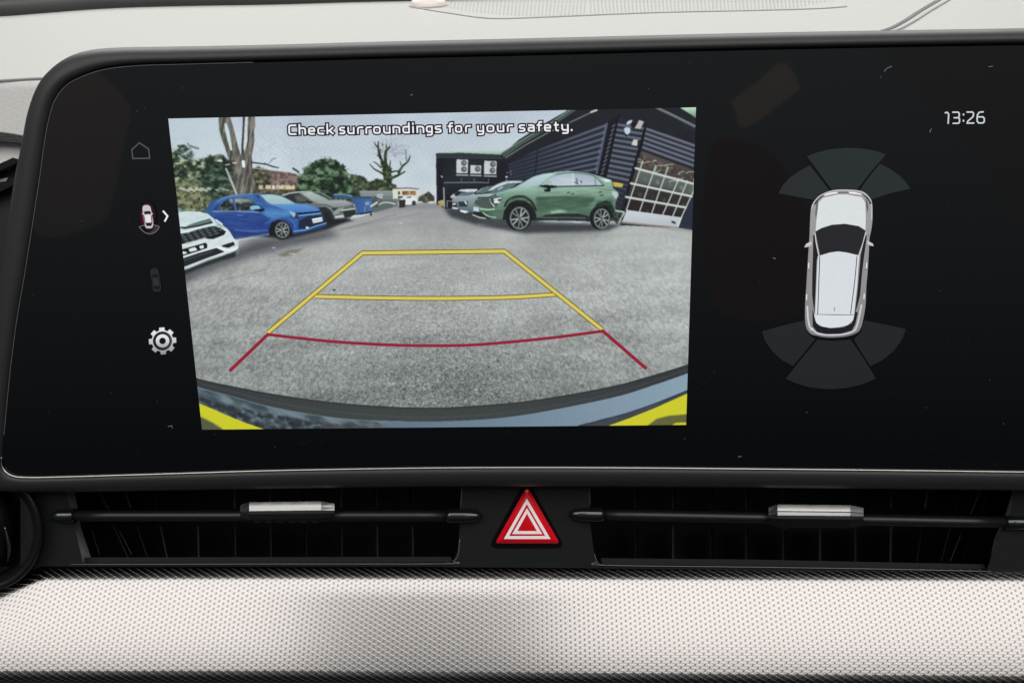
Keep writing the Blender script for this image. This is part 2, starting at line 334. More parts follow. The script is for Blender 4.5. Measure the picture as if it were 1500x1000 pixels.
    poly(D((430, 525), (560, 520), (640, 550), (760, 612), (640, 632), (580, 630)), vgrad(282, (176, 190, 186), 296, (146, 156, 156)))
    line(D((190, 552), (330, 518), (430, 510), (560, 514)), 1.6, rgb(198, 206, 204), .9, sm=True); poly(D((590, 640), (760, 615), (960, 612), (1060, 660), (940, 690), (820, 700), (740, 660)), vgrad(293, (166, 172, 174), 304, (128, 132, 136)))
    poly(D((500, 630), (570, 625), (560, 650), (520, 655)), rgb(60, 46, 46)); poly(D((640, 690), (720, 690), (790, 740), (830, 840), (800, 905), (690, 900), (660, 760)), rgb(46, 48, 52)); ell(*D((740, 830))[0], 6, 9, rgb(36, 37, 40))
    line(D((655, 690), (740, 690), (810, 740), (830, 790)), 1.4, rgb(134, 138, 140), sm=True)
    poly(D((800, 705), (880, 705), (850, 750), (820, 750)), rgb(56, 62, 66)); poly(D((820, 750), (880, 710), (960, 700), (900, 760), (830, 800)), rgb(142, 152, 156)); poly(D((890, 745), (1080, 720), (1100, 780), (1040, 800), (960, 830), (950, 780)), rgb(44, 48, 48))
    line(D((915, 738), (1080, 715)), 2, rgb(192, 198, 180)); poly(D((835, 805), (940, 790), (950, 820), (840, 830)), rgb(196, 200, 200)); poly(D((870, 770), (940, 755), (945, 785), (880, 795)), rgb(110, 116, 116))
    poly(D((760, 850), (1000, 835), (940, 880), (780, 910)), rgb(36, 38, 40)); line(D((1040, 838), (1130, 820)), 3, rgb(176, 176, 170), .9)
    # blue car
    bc = B((500, 410), (560, 310), (640, 265), (750, 232), (850, 210), (960, 202), (1060, 196), (1200, 198), (1330, 202), (1440, 225), (1540, 270), (1616, 320), (1710, 325), (1800, 345), (1860, 365), (1905, 400), (1945, 470), (1988, 560), (1975, 590), (1900, 620), (1830, 640), (1730, 668), (1600, 690), (1460, 700), (1320, 690), (1100, 710), (1000, 738), (880, 760), (800, 700), (700, 560), (580, 480))
    poly(bc, vgrad(284, (60, 106, 168), 345, (34, 58, 126)), sm=False); REGION['blue_car_picture'] = bc
    poly(B((590, 450), (1200, 440), (1300, 480), (1290, 620), (1100, 650), (900, 690), (760, 600)), rgb(38, 66, 146), .75, soft=3)
    poly(B((1150, 380), (1320, 370), (1500, 400), (1650, 440), (1500, 470), (1330, 520), (1230, 460)), rgb(78, 140, 214), .8, soft=2)
    line(B((600, 415), (900, 412), (1180, 425)), 1.6, rgb(136, 160, 206), .8); line(B((650, 300), (760, 240), (900, 215), (1080, 205)), 1.6, rgb(104, 150, 214), .9, sm=True)
    line(B((900, 462), (970, 464)), 1.2, rgb(120, 150, 210), .8); line(B((870, 640), (1050, 655), (1260, 645)), 2.2, rgb(72, 110, 196), .8, sm=True); line(B((880, 745), (1000, 735), (1310, 690)), 2.4, rgb(120, 132, 150), .8)
    poly(bc, mottle(vnoise(18, 2.6, 3, 43, .12), [(.3, (16, 30, 84)), (.5, (50, 96, 168)), (.72, (150, 186, 226))]), .10)
    poly(B((660, 370), (720, 290), (820, 250), (940, 240), (1030, 250), (1110, 300), (1180, 350), (1230, 400), (1000, 405), (670, 402)), mottle(n_leaf2, [(.3, (30, 36, 44)), (.55, (62, 74, 74)), (.8, (112, 124, 120))]))
    poly(B((800, 262), (920, 246), (1010, 256), (1080, 300), (900, 312), (800, 300)), rgb(164, 182, 178), .75, soft=1.5); line(B((845, 255), (880, 400)), 3.4, rgb(62, 96, 158)); line(B((660, 370), (700, 310), (800, 250), (940, 236), (1060, 262), (1200, 390)), 1.6, rgb(60, 110, 190), sm=True)
    poly(B((600, 400), (650, 330), (680, 310), (650, 402)), rgb(34, 60, 140)); poly(B((570, 300), (650, 262), (600, 330), (540, 400)), rgb(50, 84, 160))
    poly(B((1055, 350), (1120, 340), (1165, 350), (1180, 380), (1100, 398), (1055, 385)), rgb(120, 190, 226)); poly(B((1100, 390), (1220, 380), (1240, 400), (1180, 425), (1110, 405)), rgb(24, 34, 60))
    poly(B((1180, 214), (1320, 206), (1430, 228), (1530, 275), (1616, 322), (1500, 340), (1340, 335), (1260, 300)), vgrad(284, (176, 202, 206), 300, (150, 184, 190))); poly(B((1090, 215), (1150, 215), (1180, 260), (1150, 250)), rgb(32, 44, 72))
    line(B((1100, 215), (1260, 345)), 3, rgb(44, 92, 176)); line(B((1200, 200), (1340, 203), (1450, 228), (1620, 322)), 1.2, rgb(60, 76, 100), .8, sm=True)
    poly(D((-40, 640), (60, 660), (370, 655), (480, 660), (590, 690), (655, 735), (500, 765), (360, 755), (250, 740), (130, 690)), vgrad(297, (96, 150, 218), 312, (64, 118, 198)))
    poly(D((270, 740), (345, 760), (390, 800), (370, 860), (320, 800)), rgb(150, 186, 214)); poly(D((350, 770), (660, 742), (660, 765), (560, 790), (390, 790)), rgb(20, 28, 52)); line(D((390, 800), (660, 770)), 2, rgb(104, 168, 226))
    poly(D((370, 880), (430, 850), (520, 800), (680, 795), (740, 890), (640, 940), (480, 960), (380, 950)), rgb(34, 42, 66)); poly(D((360, 780), (395, 800), (380, 850), (340, 830)), rgb(30, 60, 110))
    poly(D((555, 838), (682, 815), (692, 868), (572, 893)), rgb(232, 236, 240)); line(D((575, 868), (680, 846)), 2.2, rgb(176, 180, 188), .8)
    poly(D((340, 850), (400, 850), (390, 960), (330, 990)), rgb(44, 92, 178), .9); line(D((340, 990), (470, 975), (600, 930), (730, 890)), 2, rgb(96, 160, 216)); ell(*D((500, 945))[0], 2.4, 1.6, rgb(214, 222, 230))
    poly(D((30, 960), (70, 880), (150, 850), (240, 870), (300, 940), (330, 1040), (40, 1040)), rgb(22, 28, 44)); tyre(413, 337.5, 13, 13.8, 413.6, 337, 9.6, 11, 5, 220, .6)
    line(B((1240, 560), (1290, 540), (1340, 500), (1460, 480), (1560, 520), (1600, 600)), 1.6, rgb(70, 122, 200), .8, sm=True)
    # white car
    poly(B((150, 365), (185, 368), (240, 400), (180, 425), (150, 425)), rgb(120, 146, 158)); 
    wc = B((150, 425), (220, 415), (330, 412), (440, 418), (520, 440), (570, 470), (600, 500), (680, 545), (740, 600), (790, 640), (830, 700), (862, 755), (900, 815), (908, 850), (890, 885), (820, 920), (740, 940), (600, 985), (400, 1060), (250, 1130), (150, 1130))
    poly(wc, vgrad(310, (200, 216, 222), 372, (216, 222, 228))); REGION['white_car_picture'] = wc; poly(wc, mottle(vnoise(14, 3, 3, 44, -.3), [(.3, (140, 156, 162)), (.5, (206, 216, 220)), (.7, (244, 248, 250))]), .15)
    poly(B((190, 600), (260, 602), (330, 570), (450, 530), (560, 500), (600, 545), (500, 575), (400, 600), (260, 625), (190, 622)), rgb(98, 118, 116)); poly(B((190, 612), (260, 608), (420, 580), (580, 540), (600, 556), (420, 600), (250, 630)), rgb(40, 48, 52))
    poly(B((600, 500), (690, 555), (740, 610), (700, 600), (640, 560)), rgb(150, 176, 190)); line(B((640, 520), (710, 570)), 2.4, rgb(228, 240, 246), .9)
    gr = B((190, 690), (300, 672), (420, 632), (520, 605), (600, 590), (690, 615), (760, 660), (735, 700), (660, 730), (600, 752), (545, 750), (500, 735), (400, 765), (190, 822)); poly(gr, rgb(28, 34, 40))
    for k in range(4):
        for j in range(7):
            x = 230+j*72+k*18; y = 705-j*20+k*26
            if x < 700 and y < 800-(x-200)*.2: ell(*B((x, y))[0], 3.4, 1.0, rgb(128, 140, 144), .75, ang=-.28)
    for p in (B((190, 676), (420, 625), (600, 582)), ): line(p, 1.6, rgb(232, 238, 240), .9)
    poly(B((190, 890), (240, 872), (400, 826), (510, 795), (528, 815), (530, 860), (400, 905), (240, 955), (190, 960)), rgb(26, 28, 34))
    for p in (B((305, 870), (380, 848), (410, 880), (395, 893), (330, 908), (308, 900)), B((430, 838), (480, 822), (492, 850), (480, 866), (448, 872), (438, 860)), B((190, 915), (240, 900), (290, 915), (270, 932), (190, 950))): poly(p, rgb(222, 228, 232))
    poly(B((190, 985), (350, 935), (500, 890), (640, 858), (740, 905), (680, 930), (520, 985), (250, 1090), (190, 1100)), rgb(40, 44, 52)); line(B((240, 975), (420, 915), (640, 852)), 1.8, rgb(232, 238, 240))
    line(B((215, 1020), (420, 955), (600, 900)), 1.2, rgb(90, 96, 104), .8)
    poly(B((700, 832), (850, 784), (868, 822), (790, 858), (730, 850)), rgb(34, 36, 42)); line(B((650, 850), (740, 880), (820, 888), (900, 850)), 2.4, rgb(236, 240, 242), sm=True)
    line(B((240, 1130), (340, 1090), (530, 1020), (740, 938)), 2.8, rgb(214, 232, 230)); poly(B((300, 1110), (540, 1010), (760, 940), (880, 900), (870, 970), (700, 1010), (450, 1100), (250, 1180), (150, 1200), (150, 1150)), rgb(34, 40, 40), .85, soft=1)
    # dark building
    nav = (32, 34, 44)
    bd = [(638.6, 225), (740, 222), (760, 209), (800, 185), (836, 158), (1026, 150), (1026, 338), (993, 334), (905, 330), (880, 300), (652, 306), (642, 300)]
    poly(bd, mottle(n_big, [(.3, (26, 28, 37)), (.7, (38, 41, 52))])); REGION['building_picture'] = bd
    for k in range(14): line(E4((1000, 300+k*30), (1500, 300+k*30)), .8, rgb(52, 56, 78), .35)
    poly(E4((905, 330), (985, 345), (990, 830), (915, 835)), rgb(24, 26, 36), .9)
    poly(F((-15, 42), (200, 20), (720, -10), (830, 30), (860, 5), (1000, -60), (900, -70), (600, -80), (0, 30)), rgb(200, 214, 216), 0)
    poly(F((-10, 34), (300, 8), (720, -2), (840, -10), (800, 52), (760, 55), (0, 45)), vgrad(219, (196, 214, 214), 226, (152, 176, 164)))
    poly(F((-12, 40), (300, 34), (780, 56), (830, 40), (830, 80), (760, 88), (0, 78)), rgb(48, 58, 52)); line(F((0, 88), (760, 100), (840, 98)), 1.6, rgb(70, 72, 92), .9)
    # roof edge running up to the right
    poly([(733, 228), (760, 205), (800, 180), (835, 160), (870, 158), (1026, 150), (1026, 175), (760, 236), (740, 236)], rgb(32, 34, 44))
    poly([(734, 224), (760, 207.5), (800, 183.5), (838, 159), (848, 159), (800, 191), (762, 214), (738, 231)], rgb(74, 88, 82)); line([(735, 224), (760, 208.5), (800, 184.5), (837, 160)], 1.3, rgb(150, 172, 160), .8)
    line([(741, 231), (770, 212.5), (800, 196), (850, 172.5), (872, 162)], 2.0, rgb(112, 118, 112)); line([(866, 164.5), (874, 161.5)], 3, rgb(196, 200, 190))
    # siding
    def siding(top_l, top_r, bot_r, bot_l, n, c_hi, c_lo, frac=.55, bg=(40, 44, 62)):
        poly([top_l, top_r, bot_r, bot_l], rgb(*bg)); L0, R0, L1, R1 = map(np.array, (top_l, top_r, bot_l, bot_r))
        for k in range(n):
            a, b = (k+.12)/n, (k+.12+frac)/n
            q = [L0+(L1-L0)*a, R0+(R1-R0)*a, R0+(R1-R0)*b, L0+(L1-L0)*b]; poly(q, rgb(*c_lo)); 
            q2 = [L0+(L1-L0)*(a+.12/n), R0+(R1-R0)*(a+.12/n), R0+(R1-R0)*(a+.42/n), L0+(L1-L0)*(a+.42/n)]; poly(q2, rgb(*c_hi), .8)
    W1 = [(745, 262), (745, 240), (786.7, 219), (850, 195), (889.6, 180), (874, 254), (860, 252), (820, 250), (800, 254), (760, 264)]
    poly(W1, rgb(38, 42, 60))
    sl = bbox(745, 178, 892, 266); mW = pmask(W1, sl)
    # lines fan from a vanishing point at the left
    vx, vy = 560, 305.
    an = np.degrees(np.arctan2(vy-GY[sl], GX[sl]-vx)); ph = (an/1.42) % 1
    fade = np.clip((GX[sl]-735)/120, .25, 1)
    b = np.clip(np.minimum(ph/.15, (.62-ph)/.15), 0, 1)*fade
    col = rgb(86, 92, 108)*np.ones(b.shape+(1,)); blend(sl, mW*b, col, .9)
    b2_ = np.clip(1-np.abs(ph-.25)/.12, 0, 1)*fade; blend(sl, mW*b2_, rgb(120, 127, 144)*np.ones(b.shape+(1,)), .5)
    line([(787.5, 220), (784, 256)], 1.6, rgb(24, 26, 38)); line([(889.6, 181), (874, 254)], 2.6, rgb(88, 93, 114)); line([(887, 183), (872, 250)], 1, rgb(140, 146, 176), .6)
    poly([(891, 179), (906, 170), (888, 262), (876, 256)], rgb(24, 25, 36))
    for k in range(12):
        t = k/11; x = 899-t*17; y = 184.5+t*70; line([(x-1.6, y+1.6), (x+1.6, y-1.6)], 2.2, rgb(120, 122, 136), .75)
    siding((905.5, 172), (946, 178), (921, 269), (888, 262), 12, (108, 113, 127), (76, 81, 95))
    poly([(905, 168), (947, 175), (946, 186), (905, 178)], rgb(30, 32, 46), .9, soft=.6)
    line([(906.5, 169), (888, 258)], 1.7, rgb(18, 18, 28)); line([(946, 186), (934, 226), (922, 268), (916, 300)], 3.0, rgb(16, 18, 24))
    siding((947, 186), (1019, 211), (1016, 247), (940, 219.6), 5, (118, 119, 134), (84, 86, 102), .62)
    line([(961.6, 158), (985, 169), (1019, 186)], 4, rgb(98, 104, 108)); line([(961.6, 157), (985, 168), (1019, 185)], 1.4, rgb(140, 148, 146), .7)
    poly([(996, 158), (1026, 155), (1026, 178), (1012, 168)], vgrad(158, (190, 220, 196), 172, (112, 146, 118)))
    for p, c in ((H((560, 270), (575, 235), (600, 222), (640, 215), (625, 250), (590, 275)), (196, 200, 220)), (H((533, 320), (560, 305), (600, 308), (615, 330), (605, 370), (575, 400), (545, 375)), (190, 206, 226)), (H((665, 318), (720, 215), (778, 238), (735, 325)), (184, 178, 172)), (H((625, 520), (650, 452), (710, 462), (690, 535)), (206, 204, 190))): poly(p, rgb(*c))
    poly(H((545, 400), (600, 400), (560, 420)), rgb(20, 22, 30)); poly(H((640, 250), (690, 250), (660, 320), (620, 300)), rgb(20, 20, 28)); line(H((705, 480), (715, 520)), 2, rgb(24, 24, 30))
    # stripes low behind car tail
    siding((888, 262), (921, 269), (906, 316), (880, 300), 7, (72, 77, 92), (48, 52, 66)); poly(G((1040, 380), (1190, 330), (1150, 440), (1060, 560), (1010, 570)), rgb(40, 44, 52), .6, soft=1)
    poly(K((310, 232), (350, 228), (442, 245), (430, 287), (328, 276)), rgb(214, 186, 78)); line(K((330, 255), (420, 262)), 1.6, rgb(166, 140, 60), .6)
    # garage door
    gd = [(939.5, 221), (1016.5, 249), (1014, 290), (993, 333.5), (911, 325), (925, 270)]
    poly(gd, vgrad(225, (92, 80, 76), 300, (52, 44, 48))); REGION['garage_door_picture'] = gd
    poly([(939, 226), (1016, 255), (1014, 262), (935, 240)], mottle(n_leaf2, [(.3, (60, 52, 50)), (.7, (112, 102, 94))]), .8)
    hb = [((931, 246.5), (1016, 269.5)), ((924, 268.6), (1014, 288)), ((917, 288.6), (1006.5, 304.5))]
    vb = [((941.6, 236), (917.6, 308)), ((960.5, 243), (936.8, 310)), ((978.5, 245), (954.8, 312)), ((994.5, 262), (971, 314)), ((1007, 265), (985.4, 317)), ((1016.4, 279), (998, 318.5))]
    def ip(l, y): (x0, y0), (x1, y1) = l; t = (y-y0)/(y1-y0); return x0+(x1-x0)*t
    cells = [((104, 112, 108), (86, 92, 90), 249, 269), ((58, 50, 48), (46, 46, 44), 271, 290), ((48, 38, 40), (40, 32, 36), 292, 308)]
    for ci, (c0, c1, y0, y1) in enumerate(cells):
        for j in range(5):
            yy = y0+4*j; a, b = vb[j], vb[j+1]
            q = [(ip(a, yy), yy), (ip(b, yy+4), yy+4), (ip(b, yy+22), yy+22), (ip(a, yy+18), yy+18)]
            poly(q, vgrad(yy, c0, yy+20, c1), .9)
            cx = np.mean([p[0] for p in q]); ell(cx+1, yy+14, 3, 3.4, rgb(*[v+34 for v in c0]), .5 if (j+ci) % 2 else .2)
    poly([(918.4, 307.5), (998.5, 318.5), (995, 333), (911, 325)], vgrad(308, (204, 208, 216), 332, (178, 184, 194))); line([(911, 325.5), (994, 333.6)], 1.4, rgb(150, 136, 128))
    for a, b in vb: line([a, b], 1.9, rgb(178, 192, 186))
    for a, b in hb: line([a, b], 3.2, rgb(198, 206, 203)); 
    line([(998.6, 318), (993, 332)], 1.6, rgb(216, 222, 226)); line([(985, 325), (988.5, 326.5)], 3, rgb(50, 52, 70)); line([(1016.5, 262), (1015.5, 284)], 1.6, rgb(190, 202, 204))
    for pts in (H((915, 850), (930, 795), (960, 768), (1000, 775), (1060, 765), (1135, 755)), H((1085, 970), (1130, 958), (1200, 962)), H((1190, 960), (1260, 920)), H((1200, 880), (1230, 850), (1270, 850)), H((1290, 870), (1320, 850), (1385, 850)), H((700, 720), (760, 740), (855, 722)), H((890, 720), (925, 708)), H((920, 860), (975, 828)), H((700, 690), (740, 705))):
        line(pts, 1.3, rgb(204, 212, 182), .7, sm=True)
    poly([(1016.5, 285), (1016, 338), (993.5, 333.8), (1000, 318), (1007, 302)], rgb(42, 48, 66)); line(K((350, 572), (450, 590)), 2.6, rgb(170, 196, 180)); line(K((450, 600), (410, 660), (385, 740)), 3.6, rgb(158, 184, 168)); 
    poly(K((330, 590), (440, 600), (390, 700), (260, 700)), mottle(n_leaf2, [(.4, (44, 38, 40)), (.7, (90, 84, 84))]), .9)
    poly(K((250, 715), (430, 700), (1280, 800), (1280, 840), (420, 730)), rgb(150, 140, 134), .6, soft=1)
    # air conditioners and pipework
    for (x0, y0, x1, y1, fans) in ((240, 113, 382, 285, ((330, 158), (330, 235))), (410, 183, 543, 290, ((497, 232),)), (578, 130, 730, 298, ((683, 175), (677, 250)))):
        q = F((x0, y0), (x1, y0+6), (x1-6, y1), (x0-4, y1-4)); poly(q, rgb(198, 200, 204)); line(F((x0, y1+18), (x1-4, y1+22)), 1.8, rgb(186, 190, 196)); line(F((x0, y1+6), (x1-4, y1+8)), 1.2, rgb(26, 28, 40))
        for fx, fy in fans: ell(*F((fx, fy))[0], 4.1, 4.1, rgb(74, 78, 90)); ell(*F((fx, fy))[0], 3.0, 3.0, rgb(110, 112, 122), ring=.55); ell(*F((fx+6, fy-4))[0], 1.2, 1.2, rgb(196, 196, 200), .8)
        REGION.setdefault('air_conditioner_picture', []).append(q)
    line(F((90, 398), (500, 394), (630, 400)), 1.7, rgb(118, 120, 132)); [line(F((x, 348), (x, 398)), 1.3, rgb(104, 108, 120)) for x in (300, 455, 630)]
    line(F((83, 460), (92, 700)), 1.8, rgb(170, 172, 180)); line(F((55, 318), (65, 330)), 2, rgb(190, 180, 176)); ell(*F((850, 328))[0], 1.8, 1.5, rgb(206, 206, 200)); ell(*F((852, 372))[0], 1.6, 1.2, rgb(196, 196, 196)); line(F((902, 250), (902, 300)), 1.3, rgb(106, 110, 120)); line(F((850, 275), (870, 275)), 1.3, rgb(130, 134, 140))
    poly(F((10, 625), (80, 605), (85, 685), (30, 690)), vgrad(293, (196, 176, 112), 303, (150, 128, 80))); line(F((125, 620), (125, 700)), 1.2, rgb(150, 160, 166)); line(F((125, 620), (190, 625)), 1.2, rgb(130, 142, 150))
    # shadows below the right-hand cars
    poly([(650, 306), (700, 302), (800, 325), (870, 327), (915, 328), (890, 338), (770, 342), (700, 330), (660, 318)], rgb(48, 50, 56), .85, soft=2.5)
    # three cars behind the green one
    def small_car(roof, glass, body, front, c_roof, c_body, lights):
        poly(body, c_body); poly(front, rgb(50, 58, 64)); poly(roof, c_roof); poly(glass, rgb(92, 112, 122))
        for p in lights: line(p, 2.2, rgb(222, 230, 232))
    small_car(F((250, 500), (300, 478), (490, 474), (500, 492), (440, 520)), F((250, 555), (300, 518), (440, 508), (470, 530), (360, 560)), F((185, 600), (240, 560), (440, 530), (480, 545), (300, 720), (190, 720)), F((190, 640), (240, 635), (260, 700), (200, 700)), rgb(206, 210, 216), vgrad(285, (164, 172, 182), 308, (92, 100, 112)), [F((195, 705), (245, 712)), F((200, 660), (225, 655))])
    poly(F((162, 570), (200, 530), (240, 520), (225, 580), (175, 588)), rgb(186, 182, 190)); poly(F((200, 530), (260, 492), (250, 510), (225, 560)), rgb(56, 58, 74))
    small_car(F((470, 525), (540, 470), (620, 442), (740, 436), (690, 470)), F((500, 530), (560, 480), (640, 452), (700, 450), (600, 520)), F((240, 600), (330, 570), (480, 540), (620, 530), (480, 620), (400, 770), (290, 740), (250, 690)), F((260, 630), (380, 625), (370, 690), (270, 690)), rgb(196, 212, 208), vgrad(284, (158, 178, 186), 312, (82, 100, 106)), [F((290, 740), (370, 752)), F((345, 630), (360, 655))])
    line(F((490, 528), (560, 475), (660, 442)), 1.4, rgb(70, 84, 84), .9, sm=True)
    small_car(F((580, 520), (680, 440), (800, 385), (900, 372), (1050, 372), (1060, 400), (930, 400)), F((620, 530), (720, 460), (860, 405), (990, 400), (930, 450), (760, 540)), F((390, 610), (480, 575), (620, 525), (760, 500), (900, 470), (760, 640), (480, 700), (430, 770), (400, 720)), F((470, 600), (640, 590), (660, 700), (480, 690)), rgb(204, 214, 220), vgrad(278, (176, 194, 204), 308, (92, 112, 118)), [])
    line(F((585, 525), (680, 445), (800, 390), (920, 372), (1050, 376)), 1.5, rgb(78, 98, 100), .9, sm=True); line(F((750, 480), (800, 450)), 2, rgb(210, 220, 226), .7)
    line(F((300, 745), (350, 760)), 2.4, rgb(232, 236, 238))
    # green SUV
    gs = F((440, 760), (440, 690), (462, 620), (500, 585), (600, 565), (700, 540), (850, 490), (945, 455), (1060, 390), (1180, 320), (1300, 285), (1420, 270))+G((300, 95), (440, 88), (560, 98), (680, 112), (760, 135), (860, 165), (950, 195), (970, 212), (985, 300), (1040, 345), (1054, 380), (1030, 430), (1012, 480), (1015, 560), (1000, 640), (900, 700), (700, 700), (100, 690), (0, 690))+F((1180, 860), (900, 850), (720, 845), (600, 842), (520, 820), (450, 790))
    poly(gs, vgrad(262, (148, 180, 166), 322, (68, 98, 80))); REGION['green_car_picture'] = gs
    poly(G((-180, 330), (0, 300), (300, 290), (500, 285), (860, 280), (990, 310), (1040, 360), (980, 420), (760, 400), (50, 402), (0, 440), (-180, 400)), vgrad(273, (152, 186, 168), 290, (106, 142, 122)), .9, soft=1)
    poly(G((40, 402), (400, 392), (770, 404), (740, 460), (640, 560), (500, 610), (200, 610), (90, 650), (50, 560)), vgrad(288, (62, 90, 72), 314, (82, 114, 94)), .95, soft=1.2)
    poly(G((210, 585), (330, 560), (430, 580), (360, 600), (240, 608)), rgb(160, 206, 170), .8, soft=1)
    poly(F((860, 680), (900, 590), (1000, 540), (1100, 560), (1180, 620), (1220, 720), (1225, 860), (800, 850)), rgb(78, 104, 84), .9, soft=1); line(F((830, 680), (880, 600), (980, 565), (1080, 575), (1160, 640), (1205, 730)), 3.2, rgb(30, 36, 34), sm=True)
    poly(F((800, 850), (820, 740), (880, 650), (980, 610), (1080, 620), (1160, 680), (1210, 780), (1220, 860)), rgb(18, 20, 22)); poly(G((680, 700), (710, 590), (790, 480), (900, 445), (960, 470), (1000, 560), (995, 650), (900, 720)), rgb(30, 48, 38)); poly(G((690, 700), (720, 600), (800, 520), (900, 510), (950, 560), (970, 640), (900, 720)), rgb(16, 20, 20))
    poly(G((20, 670), (120, 645), (160, 625), (330, 605), (560, 610), (690, 640), (690, 710), (640, 700), (100, 690), (20, 700)), rgb(34, 40, 42)); line(G((100, 655), (640, 660)), 2.2, rgb(88, 98, 92), .8); line(G((490, 708), (590, 716)), 2, rgb(200, 200, 194), .8)
    refl = vnoise(20, 2.4, 3, 41, -.06); poly(gs, mottle(refl, [(.3, (34, 56, 46)), (.5, (104, 138, 120)), (.72, (206, 228, 216))]), .10)
    # glass house
    poly(G((100, 268), (150, 230), (220, 182), (300, 140), (400, 122), (492, 120), (492, 275), (300, 278)), vgrad(254, (172, 186, 206), 273, (190, 202, 210))); poly(G((508, 128), (600, 130), (700, 145), (762, 172), (850, 262), (760, 268), (508, 275)), vgrad(254, (160, 172, 196), 272, (182, 192, 204)))
    line(G((765, 175), (770, 265)), 1.4, rgb(110, 122, 140)); line(G((498, 122), (498, 278)), 1.8, rgb(206, 216, 226)); line(G((80, 272), (300, 278), (870, 268)), 1.7, rgb(52, 66, 66)); line(G((80, 268), (150, 220), (230, 165), (310, 128), (420, 112), (540, 112), (680, 130), (770, 160), (860, 250), (872, 266)), 1.2, rgb(74, 90, 96), .9, sm=True)
    for p in (((540, 180), (545, 240)), ((520, 225), (560, 250)), ((580, 215), (600, 230)), ((600, 215), (585, 250))): line(G(*p), 1.4, rgb(56, 62, 74), .9)
    ell(*G((578, 235))[0], 2, 2, rgb(196, 204, 214)); poly(G((150, 225), (215, 195), (240, 240), (170, 262), (120, 262)), rgb(136, 168, 150), .6, soft=1); line(G((330, 180), (480, 200)), 3, rgb(206, 214, 226), .4)
    # windscreen + bonnet
    poly(F((950, 456), (1060, 392), (1180, 325), (1300, 292), (1440, 272), (1480, 282), (1360, 370), (1260, 432), (1100, 450)), vgrad(254, (186, 208, 216), 274, (160, 192, 196))); line(F((940, 452), (1060, 384), (1180, 318), (1300, 284), (1430, 268)), 1.6, rgb(54, 66, 66), sm=True); line(F((1250, 432), (1360, 350), (1480, 270)), 2, rgb(140, 176, 160))
    line(F((780, 545), (900, 525), (930, 515)), 1.4, rgb(90, 124, 102), .9); poly(F((560, 565), (700, 535), (860, 490), (950, 462), (1230, 445), (1100, 480), (900, 510), (720, 545), (600, 575)), rgb(170, 210, 196), .7, soft=1)
    line(F((500, 582), (640, 578), (720, 545)), 1.6, rgb(34, 44, 44)); poly(F((655, 590), (720, 565), (790, 572), (806, 590), (770, 620), (750, 650), (720, 690), (690, 690), (650, 640)), rgb(60, 70, 80)); poly(F((690, 590), (780, 575), (800, 592), (740, 600), (760, 640), (700, 640)), rgb(206, 208, 216)); line(F((640, 600), (660, 650), (700, 685)), 2, rgb(220, 226, 226)); line(F((705, 640), (760, 636)), 2.4, rgb(230, 232, 236))
    poly(F((468, 615), (520, 600), (640, 592), (660, 650), (700, 700), (620, 706), (540, 700), (470, 660)), rgb(58, 70, 66))
    for k in range(9): line(F((490+k*20, 612), (500+k*20, 700)), .8, rgb(140, 150, 146), .5)
    for k in range(4): line(F((475, 622+k*20), (660, 612+k*24)), .7, rgb(140, 150, 146), .4)
    poly(F((445, 690), (512, 700), (515, 750), (446, 745)), rgb(196, 202, 222)); poly(F((440, 750), (540, 755), (700, 780), (560, 770), (600, 810), (700, 825), (640, 838), (520, 820), (445, 785)), rgb(34, 42, 38)); line(F((440, 790), (520, 822), (590, 832)), 1.8, rgb(190, 200, 190)); line(F((560, 760), (640, 812), (720, 820)), 1.8, rgb(176, 204, 178), .9, sm=True)
    line(F((530, 715), (620, 730), (700, 722)), 1.8, rgb(190, 220, 190), .9); line(F((560, 750), (680, 745)), 1.4, rgb(60, 84, 66))
    poly(F((800, 470+40), (1000, 470), (1230, 450), (1200, 560), (1160, 600), (1060, 545), (960, 545), (880, 590), (800, 600)), vgrad(277, (146, 182, 162), 292, (104, 142, 118)), .8, soft=2)
    poly(G((85, 264), (170, 258), (290, 268), (295, 290), (200, 300), (110, 285)), rgb(20, 26, 26)); poly(G((140, 310), (225, 312), (215, 342), (150, 340)), rgb(28, 34, 32)); poly(G((180, 280), (230, 285), (210, 330), (170, 330)), rgb(24, 30, 28))
    for x, y in ((490, 368), (440, 352), (830, 345), (846, 383)): line(G((x-14, y+3), (x+14, y-3)), 1.8, rgb(52, 78, 58), .9)
    poly(G((960, 330), (1035, 345), (1050, 385), (1020, 430), (990, 400)), rgb(204, 206, 220), .8, soft=.6); poly(G((850, 180), (950, 196), (965, 215), (890, 225)), rgb(216, 230, 230)); poly(G((770, 300), (990, 315), (990, 332), (790, 312)), rgb(92, 130, 110), .8)
    poly(G((770, 460), (960, 430), (1000, 500), (950, 470), (880, 440), (800, 480)), rgb(64, 98, 72), .8, soft=1)
    tyre(760, 318.6, 19, 19.3, 761.2, 319.6, 13.6, 15.8, 5, 214, .2); tyre(879, 319.6, 15.4, 16.8, 881.6, 320.4, 11, 14, 5, 220, .5)
    # rear bumper of our own car
    up = np.array([(236, 536), (289, 554.5), (340, 566), (400, 577.4), (486, 589.5), (560, 595.5), (620, 597.4), (680, 596), (780, 586.8), (893.5, 566.8), (960, 549), (1007, 534.5), (1030, 526)])
    lo = np.array([(236, 548), (291, 566.8), (340, 580), (400, 596), (487, 611), (560, 616), (660, 616.4), (760, 608.5), (893.5, 583), (960, 563), (1007, 546.7), (1030, 538)])
    up = smooth(up, closed=False); lo = smooth(lo, closed=False)
    poly(list(lo)+[(1030, 640), (236, 640)], mottle(vnoise(26, 9, 3, 31, .4), [(.3, (66, 78, 86)), (.5, (90, 104, 116)), (.7, (112, 128, 140))]))
